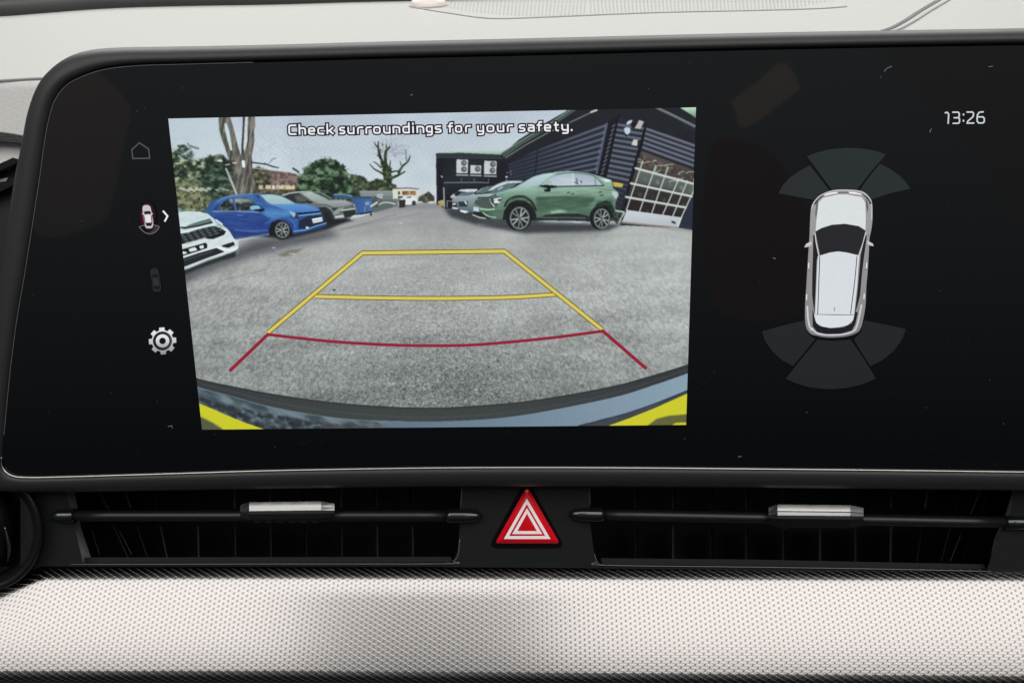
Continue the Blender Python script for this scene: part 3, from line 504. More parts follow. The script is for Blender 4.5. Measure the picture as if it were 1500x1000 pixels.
    poly(list(lo[len(lo)//2:])+[(1030, 560), (1007, 571), (960, 590), (920, 604), (848, 622), (820, 640), (560, 640), (560, 616)], hgrad(600, (100, 120, 138), 1000, (134, 158, 180)))
    poly([(291, 580), (330, 592), (400, 607), (470, 618), (540, 624), (540, 640), (380, 640), (330, 606), (291, 588)], mottle(vnoise(9, 6, 3, 33, .5), [(.3, (34, 38, 40)), (.5, (50, 56, 62)), (.65, (78, 88, 98)), (.8, (112, 124, 134))]), .75, soft=1.5)
    poly([(470, 622), (560, 624), (600, 630), (480, 640)], rgb(90, 88, 86), .7, soft=2)
    line(list(lo[:len(lo)//2]), 2, rgb(128, 140, 148), .8)
    poly([(1030, 562), (1007, 572), (960, 593), (893, 615), (850, 624), (900, 632), (1030, 640)], rgb(70, 74, 78)); line([(1010, 571), (960, 591), (900, 611), (840, 626)], 2.2, rgb(58, 60, 84), sm=True)
    poly([(1030, 565), (1007, 576), (960, 597), (925, 611), (892, 623), (880, 640), (1030, 640)], rgb(206, 200, 52)); poly([(950, 622), (962, 613), (980, 608.5), (1012, 606), (1012, 618), (990, 619), (978, 626), (940, 630)], rgb(92, 92, 62), .9, soft=.8)
    poly([(286, 588), (310, 598), (333.8, 608.5), (360, 619), (386, 628), (400, 640), (286, 640)], rgb(204, 200, 50)); poly([(286, 608), (296, 611), (312, 619), (326, 628), (330, 640), (286, 640)], rgb(86, 88, 72), .95, soft=1)
    tb = list(up)+list(lo[::-1]); poly(tb, vgrad(550, (58, 61, 66), 616, (70, 74, 74))); REGION['bumper_picture'] = tb
    line(list(up), 1.4, rgb(34, 36, 42), .8); line([(291, 561), (400, 588), (487, 602), (620, 611), (760, 602), (893, 577), (1007, 541)], 1.0, rgb(86, 92, 94), .6, sm=True)
    # screen structure: fine weave + slight blur of the video
    far = np.clip((330-GY)/60, 0, 1)[..., None]*.25; IMG = (.42-far)*IMG+(.58+far)*blur(IMG, 1)
    IMG = IMG*np.array([.985, 1.005, .995])
    g_ = IMG.mean(2, keepdims=True); warm = np.clip((np.minimum(IMG[..., 0], IMG[..., 1])-IMG[..., 2])*4, 0, 1)[..., None]
    IMG = g_+(IMG-g_)*(.84+.16*warm)
    IMG = np.where(IMG < .5, IMG*(1-.14*(1-2*IMG)), IMG)
    IMG = IMG+(np.sin(GX*2.1+GY*.25)*np.sin(GY*2.3-GX*.2)*.018)[..., None]+((vnoise(1.0, 1.0, 1, 77)-.5)*.04)[..., None]
    IMG = np.clip(IMG, 0, 1)
draw_picture()
# ---------------------------------------------------------------- placing and mesh helpers
def ray(px, py):
    d = CAX @ np.array([(px-750)/FOC, (py-500)/FOC, 1.0]); return d/np.linalg.norm(d)
def on_plane(px, py, p0, n):
    d = ray(px, py); t = np.dot(np.asarray(p0)-CAM, n)/np.dot(d, n); return CAM+d*t
def at(px, py, d=0.0):
    """point in the plane parallel to the display, d metres in front of the glass"""
    return on_plane(px, py, EN*d, EN)
def lin(c):
    c = np.asarray(c, float)/255; return tuple(np.where(c <= .04045, c/12.92, ((c+.055)/1.055)**2.4))

def nodes_mat(name):
    m = bpy.data.materials.new(name); m.use_nodes = True; return m, m.node_tree, m.node_tree.nodes['Principled BSDF']
def mat(name, base, rough=.5, metal=0.0, bump=None, spec=.5, vary=None, coat=0):
    """bump = (scale, strength, distance, detail); vary = (scale, amount) tone variation"""
    m, nt, b = nodes_mat(name)
    b.inputs['Base Color'].default_value = (*base, 1); b.inputs['Roughness'].default_value = rough
    b.inputs['Metallic'].default_value = metal; b.inputs['Specular IOR Level'].default_value = spec; b.inputs['Coat Weight'].default_value = coat
    t = nt.nodes.new('ShaderNodeTexCoord')
    if bump:
        n = nt.nodes.new('ShaderNodeTexNoise'); n.inputs['Scale'].default_value = bump[0]; n.inputs['Detail'].default_value = bump[3]
        bp = nt.nodes.new('ShaderNodeBump'); bp.inputs['Strength'].default_value = bump[1]; bp.inputs['Distance'].default_value = bump[2]
        nt.links.new(t.outputs['Object'], n.inputs['Vector']); nt.links.new(n.outputs['Fac'], bp.inputs['Height']); nt.links.new(bp.outputs[0], b.inputs['Normal'])
    if vary:
        n = nt.nodes.new('ShaderNodeTexNoise'); n.inputs['Scale'].default_value = vary[0]; n.inputs['Detail'].default_value = 5
        r = nt.nodes.new('ShaderNodeMapRange'); r.inputs['To Min'].default_value = rough-vary[1]; r.inputs['To Max'].default_value = rough+vary[1]
        nt.links.new(t.outputs['Object'], n.inputs['Vector']); nt.links.new(n.outputs['Fac'], r.inputs['Value']); nt.links.new(r.outputs[0], b.inputs['Roughness'])
    return m
def emis(name, c, strength=1.0, grain=0.0):
    """lit pixels of the display behind its glossy glass"""
    m, nt, b = nodes_mat(name)
    b.inputs['Base Color'].default_value = (0, 0, 0, 1); b.inputs['Roughness'].default_value = .12
    b.inputs['Emission Color'].default_value = (*lin(c), 1); b.inputs['Emission Strength'].default_value = strength
    if grain:
        t = nt.nodes.new('ShaderNodeTexCoord'); n = nt.nodes.new('ShaderNodeTexNoise'); n.inputs['Scale'].default_value = 900
        r = nt.nodes.new('ShaderNodeMapRange'); r.inputs['To Min'].default_value = strength*(1-grain); r.inputs['To Max'].default_value = strength*(1+grain)
        nt.links.new(t.outputs['Object'], n.inputs['Vector']); nt.links.new(n.outputs['Fac'], r.inputs['Value']); nt.links.new(r.outputs[0], b.inputs['Emission Strength'])
    return m

def link(name, me, parent=None, mats=()):
    o = bpy.data.objects.new(name, me); COL.objects.link(o)
    for mm in mats: me.materials.append(mm)
    if parent is not None: o.parent = parent
    return o
def mesh(name, V, F, material, parent=None, smooth_=False, uv=None):
    off = np.array(parent_loc(parent)); V = [tuple(np.asarray(v, float)-off) for v in V]
    me = bpy.data.meshes.new(name); me.from_pydata(V, [], [tuple(f) for f in F]); me.update()
    if smooth_: me.polygons.foreach_set('use_smooth', [True]*len(me.polygons))
    if uv is not None:
        l = me.uv_layers.new(name='UVMap')
        for lp in me.loops: l.data[lp.index].uv = uv[lp.vertex_index]
    return link(name, me, parent, [material])
def parent_loc(p):
    l = Vector((0, 0, 0))
    while p is not None: l += p.location; p = p.parent
    return l
def thing(name, label, cat, loc, group=None):
    o = bpy.data.objects.new(name, None); COL.objects.link(o); o.location = tuple(loc); o.empty_display_size = .01
    o['label'] = label; o['category'] = cat
    if group: o['group'] = group
    return o
def tag(o, label, cat, group=None):
    o['label'] = label; o['category'] = cat
    if group: o['group'] = group
    return o

class MB:
    """collects pieces into one mesh"""
    def __init__(s): s.V = []; s.F = []
    def add(s, V, F): n = len(s.V); s.V += [np.asarray(v, float) for v in V]; s.F += [tuple(i+n for i in f) for f in F]; return s
    def flat(s, P, fn):
        tri = tessellate_polygon([[Vector((x, y, 0)) for x, y in P]]); V = [fn(x, y) for x, y in P]
        return s.add(V, orient(V, tri))
    def slab(s, P, fn0, fn1):
        """closed prism between outline mapped by fn0 (back) and fn1 (front)"""
        n = len(P); tri = tessellate_polygon([[Vector((x, y, 0)) for x, y in P]])
        A_ = [fn0(x, y) for x, y in P]; B_ = [fn1(x, y) for x, y in P]
        F = [tuple(i+n for i in f) for f in tri]+[tuple(f[::-1]) for f in tri]+[(i, (i+1) % n, n+(i+1) % n, n+i) for i in range(n)]
        return s.add(A_+B_, F)
    def stroke(s, P, w, fn, closed=False, ext=0.0):
        P = [np.array(p, float) for p in P]; n = len(P); L = []; Rr = []
        if not closed and ext:
            a = P[0]-P[1]; P[0] = P[0]+a/np.linalg.norm(a)*ext; a = P[-1]-P[-2]; P[-1] = P[-1]+a/np.linalg.norm(a)*ext
        for i in range(n):
            a = P[i]-P[i-1] if (i > 0 or closed) else P[i+1]-P[i]; b = P[(i+1) % n]-P[i] if (i < n-1 or closed) else a
            a = a/np.linalg.norm(a); b = b/np.linalg.norm(b); na = np.array([-a[1], a[0]]); nb = np.array([-b[1], b[0]])
            mm = na+nb; mm = mm/max(np.linalg.norm(mm), 1e-6); k = (w/2)/max(np.dot(mm, na), .45)
            L.append(P[i]+mm*k); Rr.append(P[i]-mm*k)
        V = [fn(*p) for p in L]+[fn(*p) for p in Rr]; F = []
        for i in range(n if closed else n-1): j = (i+1) % n; F.append((i, j, n+j, n+i))
        return s.add(V, orient(V, F))
    def tube(s, P, rads, seg=12, cap=True, up=(0, 0, 1), squash=1.0):
        P = [np.asarray(p, float) for p in P]; n = len(P); base = len(s.V); V = []; F = []
        for i in range(n):
            d = P[min(i+1, n-1)]-P[max(i-1, 0)]; d /= np.linalg.norm(d); a = np.cross(d, up); a /= np.linalg.norm(a); b = np.cross(a, d)
            for k in range(seg):
                t = 2*math.pi*k/seg; V.append(P[i]+(a*math.cos(t)+b*math.sin(t)*squash)*rads[i])
        for i in range(n-1):
            for k in range(seg): F.append((i*seg+k, i*seg+(k+1) % seg, (i+1)*seg+(k+1) % seg, (i+1)*seg+k))
        if cap: F.append(tuple(range(seg))[::-1]); F.append(tuple((n-1)*seg+k for k in range(seg)))
        return s.add(V, F)
    def build(s, name, material, parent=None, smooth_=False, fix=False, auto=None):
        o = mesh(name, s.V, s.F, material, parent, smooth_)
        if fix or smooth_:
            bm = bmesh.new(); bm.from_mesh(o.data); bmesh.ops.recalc_face_normals(bm, faces=bm.faces); bm.to_mesh(o.data); bm.free()
        if auto is not None:
            o.data.polygons.foreach_set('use_smooth', [True]*len(o.data.polygons)); o.data.set_sharp_from_angle(angle=math.radians(auto))
        return o
def orient(V, F):
    out = []
    for f in F:
        a, b, c = (np.asarray(V[f[k]]) for k in (0, 1, 2)); nrm = np.cross(b-a, c-a)
        out.append(tuple(f) if np.dot(nrm, CAM-a) > 0 else tuple(f[::-1]))
    return out
def bevel(o, w, seg=2, angle=35):
    md = o.modifiers.new('bevel', 'BEVEL'); md.width = w; md.segments = seg; md.limit_method = 'ANGLE'; md.angle_limit = math.radians(angle); return o

# ---------------------------------------------------------------- materials
M = {}
M['rubber'] = mat('soft_black_casing', (.018, .019, .0185), .46, bump=(3500, .25, .0001, 2), vary=(60, .05), spec=.22)
M['glass'] = mat('black_display_glass', (.0019, .0024, .0031), .035, vary=(25, .012))
M['chrome'] = mat('satin_chrome', (.28, .277, .27), .22, 1.0, vary=(300, .05))
M['line_chrome'] = mat('chrome_edge_strip', (.40, .39, .365), .3, 1.0)
M['fascia'] = mat('grained_black_plastic', (.0075, .008, .0083), .6, bump=(2600, .8, .0002, 3), spec=.22)
M['grain_edge'] = mat('lit_grained_plastic', (.42, .42, .41), .5, bump=(2600, 1.0, .0008, 2))  # pale base stands in for the light on the vent cheeks
M['vent'] = mat('dark_vent_plastic', (.012, .012, .0125), .5, spec=.3, bump=(1500, .2, .0001, 2))
M['vane'] = mat('vane_black_plastic', (.016, .016, .017), .5, spec=.3)
M['bar'] = mat('satin_black_bar', (.005, .005, .0055), .38, spec=.3)
M['gloss'] = mat('gloss_black_plastic', (.004, .005, .006), .12, vary=(30, .05))
M['red'] = mat('red_button_plastic', (.52, .003, .010), .14)
M['white_print'] = mat('white_button_print', (.82, .74, .75), .4)
M['leather'] = mat('pale_grained_dashboard', (.27, .268, .258), .62, bump=(700, .5, .0006, 4))
M['leather_dark'] = mat('dark_dash_seal', (.010, .010, .011), .5, bump=(1600, .8, .0004, 3))
M['thread'] = mat('seam_thread', (.34, .33, .33), .7)
M['seam'] = mat('seam_groove', (.11, .10, .11), .8)
M['sensor'] = mat('pale_sensor_dome', (.62, .56, .52), .3)

# ---------------------------------------------------------------- the display
disp = thing('touchscreen_display', 'wide black touchscreen in a soft black surround showing a parking camera picture', 'car display', at(750, 700, -.02))
# paired control points: (glass edge) and (outer silhouette of the surround)
EDGE = [((2500, 52), (2500, 29)), ((2000, 58), (2000, 35.5)), ((1640, 63), (1640, 40.5)), ((1560, 64), (1560, 41.5)), ((1400, 66.5), (1400, 44)), ((1160, 71), (1160, 48)), ((960, 75.5), (960, 52.5)), ((760, 80.5), (760, 57.4)), ((560, 85), (560, 62)),
 ((400, 89.5), (400, 66.3)), ((270, 93), (260, 69)), ((205, 95), (187, 70)), ((160, 99.5), (140, 73.4)), ((128, 108), (107, 83)), ((98, 123), (81, 101)), ((79, 147), (61, 126)),
 ((69, 180), (46, 166)), ((63, 215), (37, 213)), ((56, 265), (27.5, 256)), ((46, 330), (17.5, 320)), ((35, 400), (7, 395)), ((23, 470), (-1, 465)), ((14, 540), (-8, 535)), ((7, 610), (-15, 610)),
 ((3, 650), (-19, 655)), ((2, 672), (-21, 685)), ((5, 686), (-16, 704)), ((17, 695.5), (0, 714)), ((40, 698.5), (30, 718)), ((100, 697.5), (100, 718)), ((250, 693), (250, 716)), ((400, 688.5), (400, 713.5)),
 ((600, 685), (600, 711)), ((760, 684), (760, 710.5)), ((930, 684.5), (930, 711)), ((1100, 686), (1100, 712)), ((1300, 688), (1300, 714)), ((1500, 690.5), (1500, 716)), ((1560, 691), (1560, 717)), ((1640, 692), (1640, 718)), ((2000, 695), (2000, 722)), ((2500, 700), (2500, 727))]
IN = smooth([a for a, b in EDGE], 5, closed=False); OUT = smooth([b for a, b in EDGE], 5, closed=False)
prof = [(0, -.0016), (0, .0000), (.08, .0008), (.18, .0011)]+[(.18+.82*u, .0011-.0075*(1-math.sqrt(max(1-u*u, 0)))) for u in (.12, .24, .36, .48, .6, .7, .8, .88, .94, .98, 1.0)]+[(1.0, -.0105), (1.0, -.016), (.95, -.024)]
V = []; F = []; n = len(IN); k = len(prof)
for t, d in prof:
    for i in range(n):
        # the outer silhouette is defined where the surround has already turned back
        a = at(*IN[i], 0); b = at(*OUT[i], -.006) ; p = a*(1-t)+b*t; p = p+EN*(d-(-.006*t)); V.append(p)
for j in range(k-1):
    for i in range(n-1): F.append((j*n+i, j*n+i+1, (j+1)*n+i+1, (j+1)*n+i))
mb = MB().add(V, F); mb.build('surround', M['rubber'], disp, smooth_=True)
# back shell
P = [tuple(p) for p in OUT]; mb = MB().flat(P, lambda x, y: at(x, y, -.006)-EN*.0165); mb.build('back_shell', M['rubber'], disp)
# the glass: a thin slab set inside the surround
G_IN = [tuple(p) for p in IN]
def shrink(P, k, c=(800, 400)):
    out = []
    for i, p in enumerate(P):
        a = np.array(P[max(i-1, 0)]); b = np.array(P[min(i+1, len(P)-1)]); d = b-a; d = d/np.linalg.norm(d); nn = np.array([d[1], -d[0]])
        if np.dot(nn, np.array(c)-np.array(p)) < 0: nn = -nn
        out.append(tuple(np.array(p)+nn*k))
    return out
GP = shrink(G_IN, 1.6)
gl = MB().slab(GP, lambda x, y: at(x, y, -.0012), lambda x, y: at(x, y, 0)); glo = gl.build('glass', M['glass'], disp, fix=True)
# painted highlight along the rim of the glass, left and top
M['glass_highlight'] = mat('painted_glass_highlight', (.07, .07, .07), .3)
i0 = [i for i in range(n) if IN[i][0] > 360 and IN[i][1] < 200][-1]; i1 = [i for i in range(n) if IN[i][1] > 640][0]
MB().stroke(shrink(G_IN, 1.3)[i0:i1], 1.1, lambda x, y: at(x, y, .00012)).build('glass_highlight', M['glass_highlight'], disp)
# chrome strip below the glass
i2 = [i for i in range(n) if IN[i][1] > 668][0]
lowp = [tuple(np.array(p)+(0, .6)) for p in IN[i2:]]
rad = [min(.00032, .00006+.00004*i) for i in range(len(lowp))]
MB().tube([at(x, y, .0004) for x, y in lowp], rad, 8).build('chrome_strip', M['line_chrome'], disp, smooth_=True)

# --- picture, resampled from the drawing onto the flat plane of the display
#draw_picture()
CORN = [(246.5, 174), (1019.5, 157.5), (1005, 622), (296, 629)]
C3 = [at(*c) for c in CORN]; W_ = np.linalg.norm(C3[1]-C3[0]); H_ = np.linalg.norm(C3[3]-C3[0]); O_ = C3[0]; UX = (C3[1]-C3[0])/W_; UY = (C3[3]-C3[0])/H_
TW, TH = 1500, 930
uu, vv = np.meshgrid((np.arange(TW)+.5)/TW, (np.arange(TH)+.5)/TH)
P3 = O_+uu[..., None]*W_*UX+vv[..., None]*H_*UY; pc_ = (P3-CAM)@CAX
sx_ = (750+FOC*pc_[..., 0]/pc_[..., 2]-PX0)*SC-.5; sy_ = (500+FOC*pc_[..., 1]/pc_[..., 2]-PY0)*SC-.5
x0 = np.clip(np.floor(sx_).astype(int), 0, PW-2); y0 = np.clip(np.floor(sy_).astype(int), 0, PH-2); fx = np.clip(sx_-x0, 0, 1)[..., None]; fy = np.clip(sy_-y0, 0, 1)[..., None]
tex = (IMG[y0, x0]*(1-fx)+IMG[y0, x0+1]*fx)*(1-fy)+(IMG[y0+1, x0]*(1-fx)+IMG[y0+1, x0+1]*fx)*fy
img = bpy.data.images.new('parking_camera_picture', TW, TH); buf = np.ones((TH, TW, 4), np.float32); buf[..., :3] = tex[::-1]
img.pixels.foreach_set(buf.ravel()); img.update(); img.pack()
m, nt, b = nodes_mat('lit_camera_picture'); it = nt.nodes.new('ShaderNodeTexImage'); it.image = img; it.extension = 'EXTEND'
b.inputs['Base Color'].default_value = (0, 0, 0, 1); b.inputs['Roughness'].default_value = .12; b.inputs['Emission Strength'].default_value = 1.0
nt.links.new(it.outputs['Color'], b.inputs['Emission Color']); M['picture'] = m
def pic_piece(name, P, d, parent):
    tri = tessellate_polygon([[Vector((x, y, 0)) for x, y in P]]); V = [at(x, y, d) for x, y in P]
    uv = [(float(np.dot(at(x, y)-O_, UX))/W_, 1-float(np.dot(at(x, y)-O_, UY))/H_) for x, y in P]
    return mesh(name, V, orient(V, tri), M['picture'], parent, uv=uv)
pic = pic_piece('camera_picture', CORN, .00006, disp)
def clip_quad(P):
    """keep an outline inside the picture"""
    C = CORN
    for i in range(4):
        a = np.array(C[i]); b = np.array(C[(i+1) % 4]); nn = np.array([-(b-a)[1], (b-a)[0]]); nn = nn/np.linalg.norm(nn); out = []
        for j in range(len(P)):
            p = np.array(P[j]); q = np.array(P[(j+1) % len(P)]); dp = np.dot(p-a, nn)-.3; dq = np.dot(q-a, nn)-.3
            if dp >= 0: out.append(tuple(p))
            if (dp >= 0) != (dq >= 0): out.append(tuple(p+(q-p)*dp/(dp-dq)))
        P = out
    return P
lv = .00006
for key in ('tree_picture', 'bush_picture', 'bin_picture', 'car_picture', 'building_picture', 'garage_door_picture', 'green_car_picture', 'blue_car_picture', 'white_car_picture', 'bumper_picture'):
    lv += .000003
    Q = clip_quad([tuple(map(float, p)) for p in REGION[key]])
    nm = key.replace('green_', '').replace('blue_', '').replace('white_', ''); o = pic_piece(nm, Q, lv, pic)
    if key == 'green_car_picture': o['label'] = 'green parked car in the camera picture'
    if key == 'blue_car_picture': o['label'] = 'blue parked car in the camera picture'
    if key == 'white_car_picture': o['label'] = 'white car front in the camera picture'
    if key == 'car_picture': o['label'] = 'grey parked car in the camera picture'
for Q in REGION['air_conditioner_picture']: lv += .000001; pic_piece('air_conditioner_picture', Q, lv, pic)

# --- drawn overlays
def fl(d): return lambda x, y: at(x, y, d)
M['yellow'] = emis('yellow_guide', (216, 200, 92), grain=.06); M['yellow_dark'] = emis('yellow_guide_edge', (104, 92, 44)); M['guide_red'] = emis('red_guide', (146, 34, 58), grain=.05)
M['white'] = emis('white_pixels', (238, 238, 242)); M['ink'] = emis('dark_outline_pixels', (30, 26, 38)); M['clock'] = emis('clock_pixels', (206, 214, 218))
lvl = [.00011]
def nxt(): lvl[0] += .000004; return lvl[0]
def guide(name, P, w, mcol, medge=None, closed=False, sm=False):
    P = smooth(P, 8, False) if sm else P
    o = MB().stroke(P, w, fl(nxt()), closed).build(name, mcol, disp)
    if medge: MB().stroke(P, w+2.6, fl(lvl[0]-.000002), closed).build('line_edge', medge, o)
    return o
guide('yellow_guide_line', [(461, 434), (540, 436), (640, 437), (740, 435.5), (817, 431)], 4.4, M['yellow'], M['yellow_dark'], sm=True)
guide('yellow_guide_line', [(392, 487.5), (531, 370.5), (739, 368), (882, 482.5)], 4.6, M['yellow'], M['yellow_dark'])
guide('red_guide_line', [(392, 489.8), (480, 499.5), (560, 504.6), (630, 506.2), (700, 504.6), (800, 495.5), (883, 484.8)], 4.4, M['guide_red'], sm=True)
guide('red_guide_line', [(393.5, 488.6), (336, 543.5)], 5.0, M['guide_red']); guide('red_guide_line', [(881.5, 483.4), (947, 540)], 5.0, M['guide_red'])

GLY = {
 'C': [[(1, 1.5), (.3, 1.5), (.1, 1.45), (0, 1.3), (0, .2), (.1, .05), (.3, 0), (1, 0)]],
 'h': [[(0, 1.62), (0, 0)], [(0, 1), (.65, 1), (.92, .9), (1, .7), (1, 0)]],
 'e': [[(.05, .5), (1, .5), (1, .78), (.85, .96), (.7, 1), (.3, 1), (.08, .92), (0, .72), (0, .28), (.08, .08), (.3, 0), (.95, 0)]],
 'c': [[(1, 1), (.3, 1), (.08, .92), (0, .72), (0, .28), (.08, .08), (.3, 0), (1, 0)]],
 'k': [[(0, 1.62), (0, 0)], [(0, .5), (.4, .5), (.95, 1.02)], [(.35, .5), (1, 0)]],
 's': [[(.95, 1), (.22, 1), (.02, .88), (.02, .64), (.2, .52), (.8, .48), (.98, .36), (.98, .12), (.78, 0), (.02, 0)]],
 'u': [[(0, 1), (0, .28), (.08, .08), (.3, 0), (1, 0)], [(1, 1), (1, 0)]],
 'r': [[(0, 0), (0, .72), (.1, .92), (.3, 1), (1, 1)]],
 'o': [[(.3, 0), (.7, 0), (.92, .08), (1, .28), (1, .72), (.92, .92), (.7, 1), (.3, 1), (.08, .92), (0, .72), (0, .28), (.08, .08)], 'closed'],
 'n': [[(0, 0), (0, 1)], [(0, 1), (.65, 1), (.92, .9), (1, .7), (1, 0)]],
 'd': [[(1, 1.62), (1, 0)], [(1, 1), (.3, 1), (.08, .92), (0, .72), (0, .28), (.08, .08), (.3, 0), (1, 0)]],
 'i': [[(0, 0), (0, 1)], [(0, 1.42), (0, 1.6)]],
 'g': [[(1, .08), (.3, .08), (.08, .16), (0, .34), (0, .74), (.08, .92), (.3, 1), (1, 1)], [(1, 1), (1, -.2), (.9, -.4), (.7, -.45), (.1, -.45)]],
 'f': [[(.35, 0), (.35, 1.2), (.45, 1.45), (.65, 1.52), (1, 1.52)], [(0, .98), (.9, .98)]],
 'y': [[(0, 1), (0, .35), (.08, .16), (.3, .08), (1, .08)], [(1, 1), (1, -.2), (.9, -.4), (.7, -.45), (.1, -.45)]],
 'a': [[(.1, 1), (.7, 1), (.92, .92), (1, .72), (1, 0), (.3, 0), (.06, .06), (0, .2), (0, .36), (.08, .5), (.3, .56), (1, .56)]],
 't': [[(.38, 1.4), (.38, .25), (.48, .06), (.7, 0), (1, 0)], [(0, .98), (1, .98)]],
 '.': [[(0, -.02), (0, .12)]]}
TXT = [('C', 422.6, 434.6), ('h', 437.6, 448.4), ('e', 451.4, 461.8), ('c', 465, 475.2), ('k', 478.4, 489), ('s', 496.8, 506), ('u', 509, 519.4), ('r', 523.2, 532.6), ('r', 535.4, 544.8), ('o', 546.8, 557.8), ('u', 561.4, 572.2),
 ('n', 575.2, 586.4), ('d', 589.6, 600.4), ('i', 604, 606.4), ('n', 610.2, 621.6), ('g', 624, 634), ('s', 637, 647), ('f', 655.8, 664.4), ('o', 666.6, 677.2), ('r', 681.4, 690.4), ('y', 699, 709.2), ('o', 712.8, 724.2), ('u', 728, 738.8), ('r', 742.6, 752),
 ('s', 760, 769.8), ('a', 773, 783.4), ('f', 786.2, 795), ('e', 797, 807.4), ('t', 811.2, 819), ('y', 822.4, 833.2), ('.', 836.2, 838.6)]
def letters(seq, base, xh, w, wo, name, m1, m2, parent, shear=0.0):
    a, b = MB(), MB(); d0 = nxt()+.00001; lvl[0] = d0+.00002
    for q, (ch, x0, x1) in enumerate(seq):
        G_ = GLY[ch]; cl = G_[-1] == 'closed'; e_ = 0
        for st in G_:
            if st == 'closed': continue
            e_ += 1
            wd = max(x1-x0-w, 0)
            P = [(x0+w/2+u*wd+shear*v*xh, base(x0+u*wd)-v*xh) for u, v in st]
            if m2: b.stroke(P, wo, fl(d0+e_*.0000015), cl, ext=(wo-w)/2+w*.35)
            a.stroke(P, w, fl(d0+.00001+e_*.0000015), cl, ext=w*.35)
    o = a.build(name, m1, parent)
    if m2: b.build('letter_outline', m2, o)
    return o
letters(TXT, lambda x: 196.7-(x-424)*.0134, 8.5, 2.4, 6.6, 'warning_text', M['white'], M['ink'], disp, shear=-.03)
GLY.update({'1': [[(-.3, 1), (.35, 1), (.6, .9), (1, 0)]], '3': [[(0, 1), (.8, 1), (.95, .9), (.95, .62), (.8, .5), (.2, .5)], [(.8, .5), (1, .4), (1, .12), (.85, 0), (.05, 0)]],
 ':': [[(0, .18), (0, .27)], [(0, .74), (0, .83)]], '2': [[(0, 1), (.8, 1), (.95, .88), (.9, .6), (.7, .48), (.15, .2), (.05, 0), (1, 0)]],
 '6': [[(.85, 1), (.35, .98), (.08, .75), (.02, .4), (.05, .15), (.25, 0), (.8, 0), (.98, .12), (.98, .42), (.8, .55), (.1, .55)]]})
GLY['1'] = [[(0, .96), (.55, 1), (.95, .85), (.8, 0)]]
letters([('1', 1383.6, 1391), ('3', 1394.6, 1406.6), (':', 1410.4, 1412.4), ('2', 1415.4, 1427.6), ('6', 1430, 1443)], lambda x: 181-(x-1384)*.012, 16.2, 2.0, 0, 'clock_text', M['clock'], None, disp)

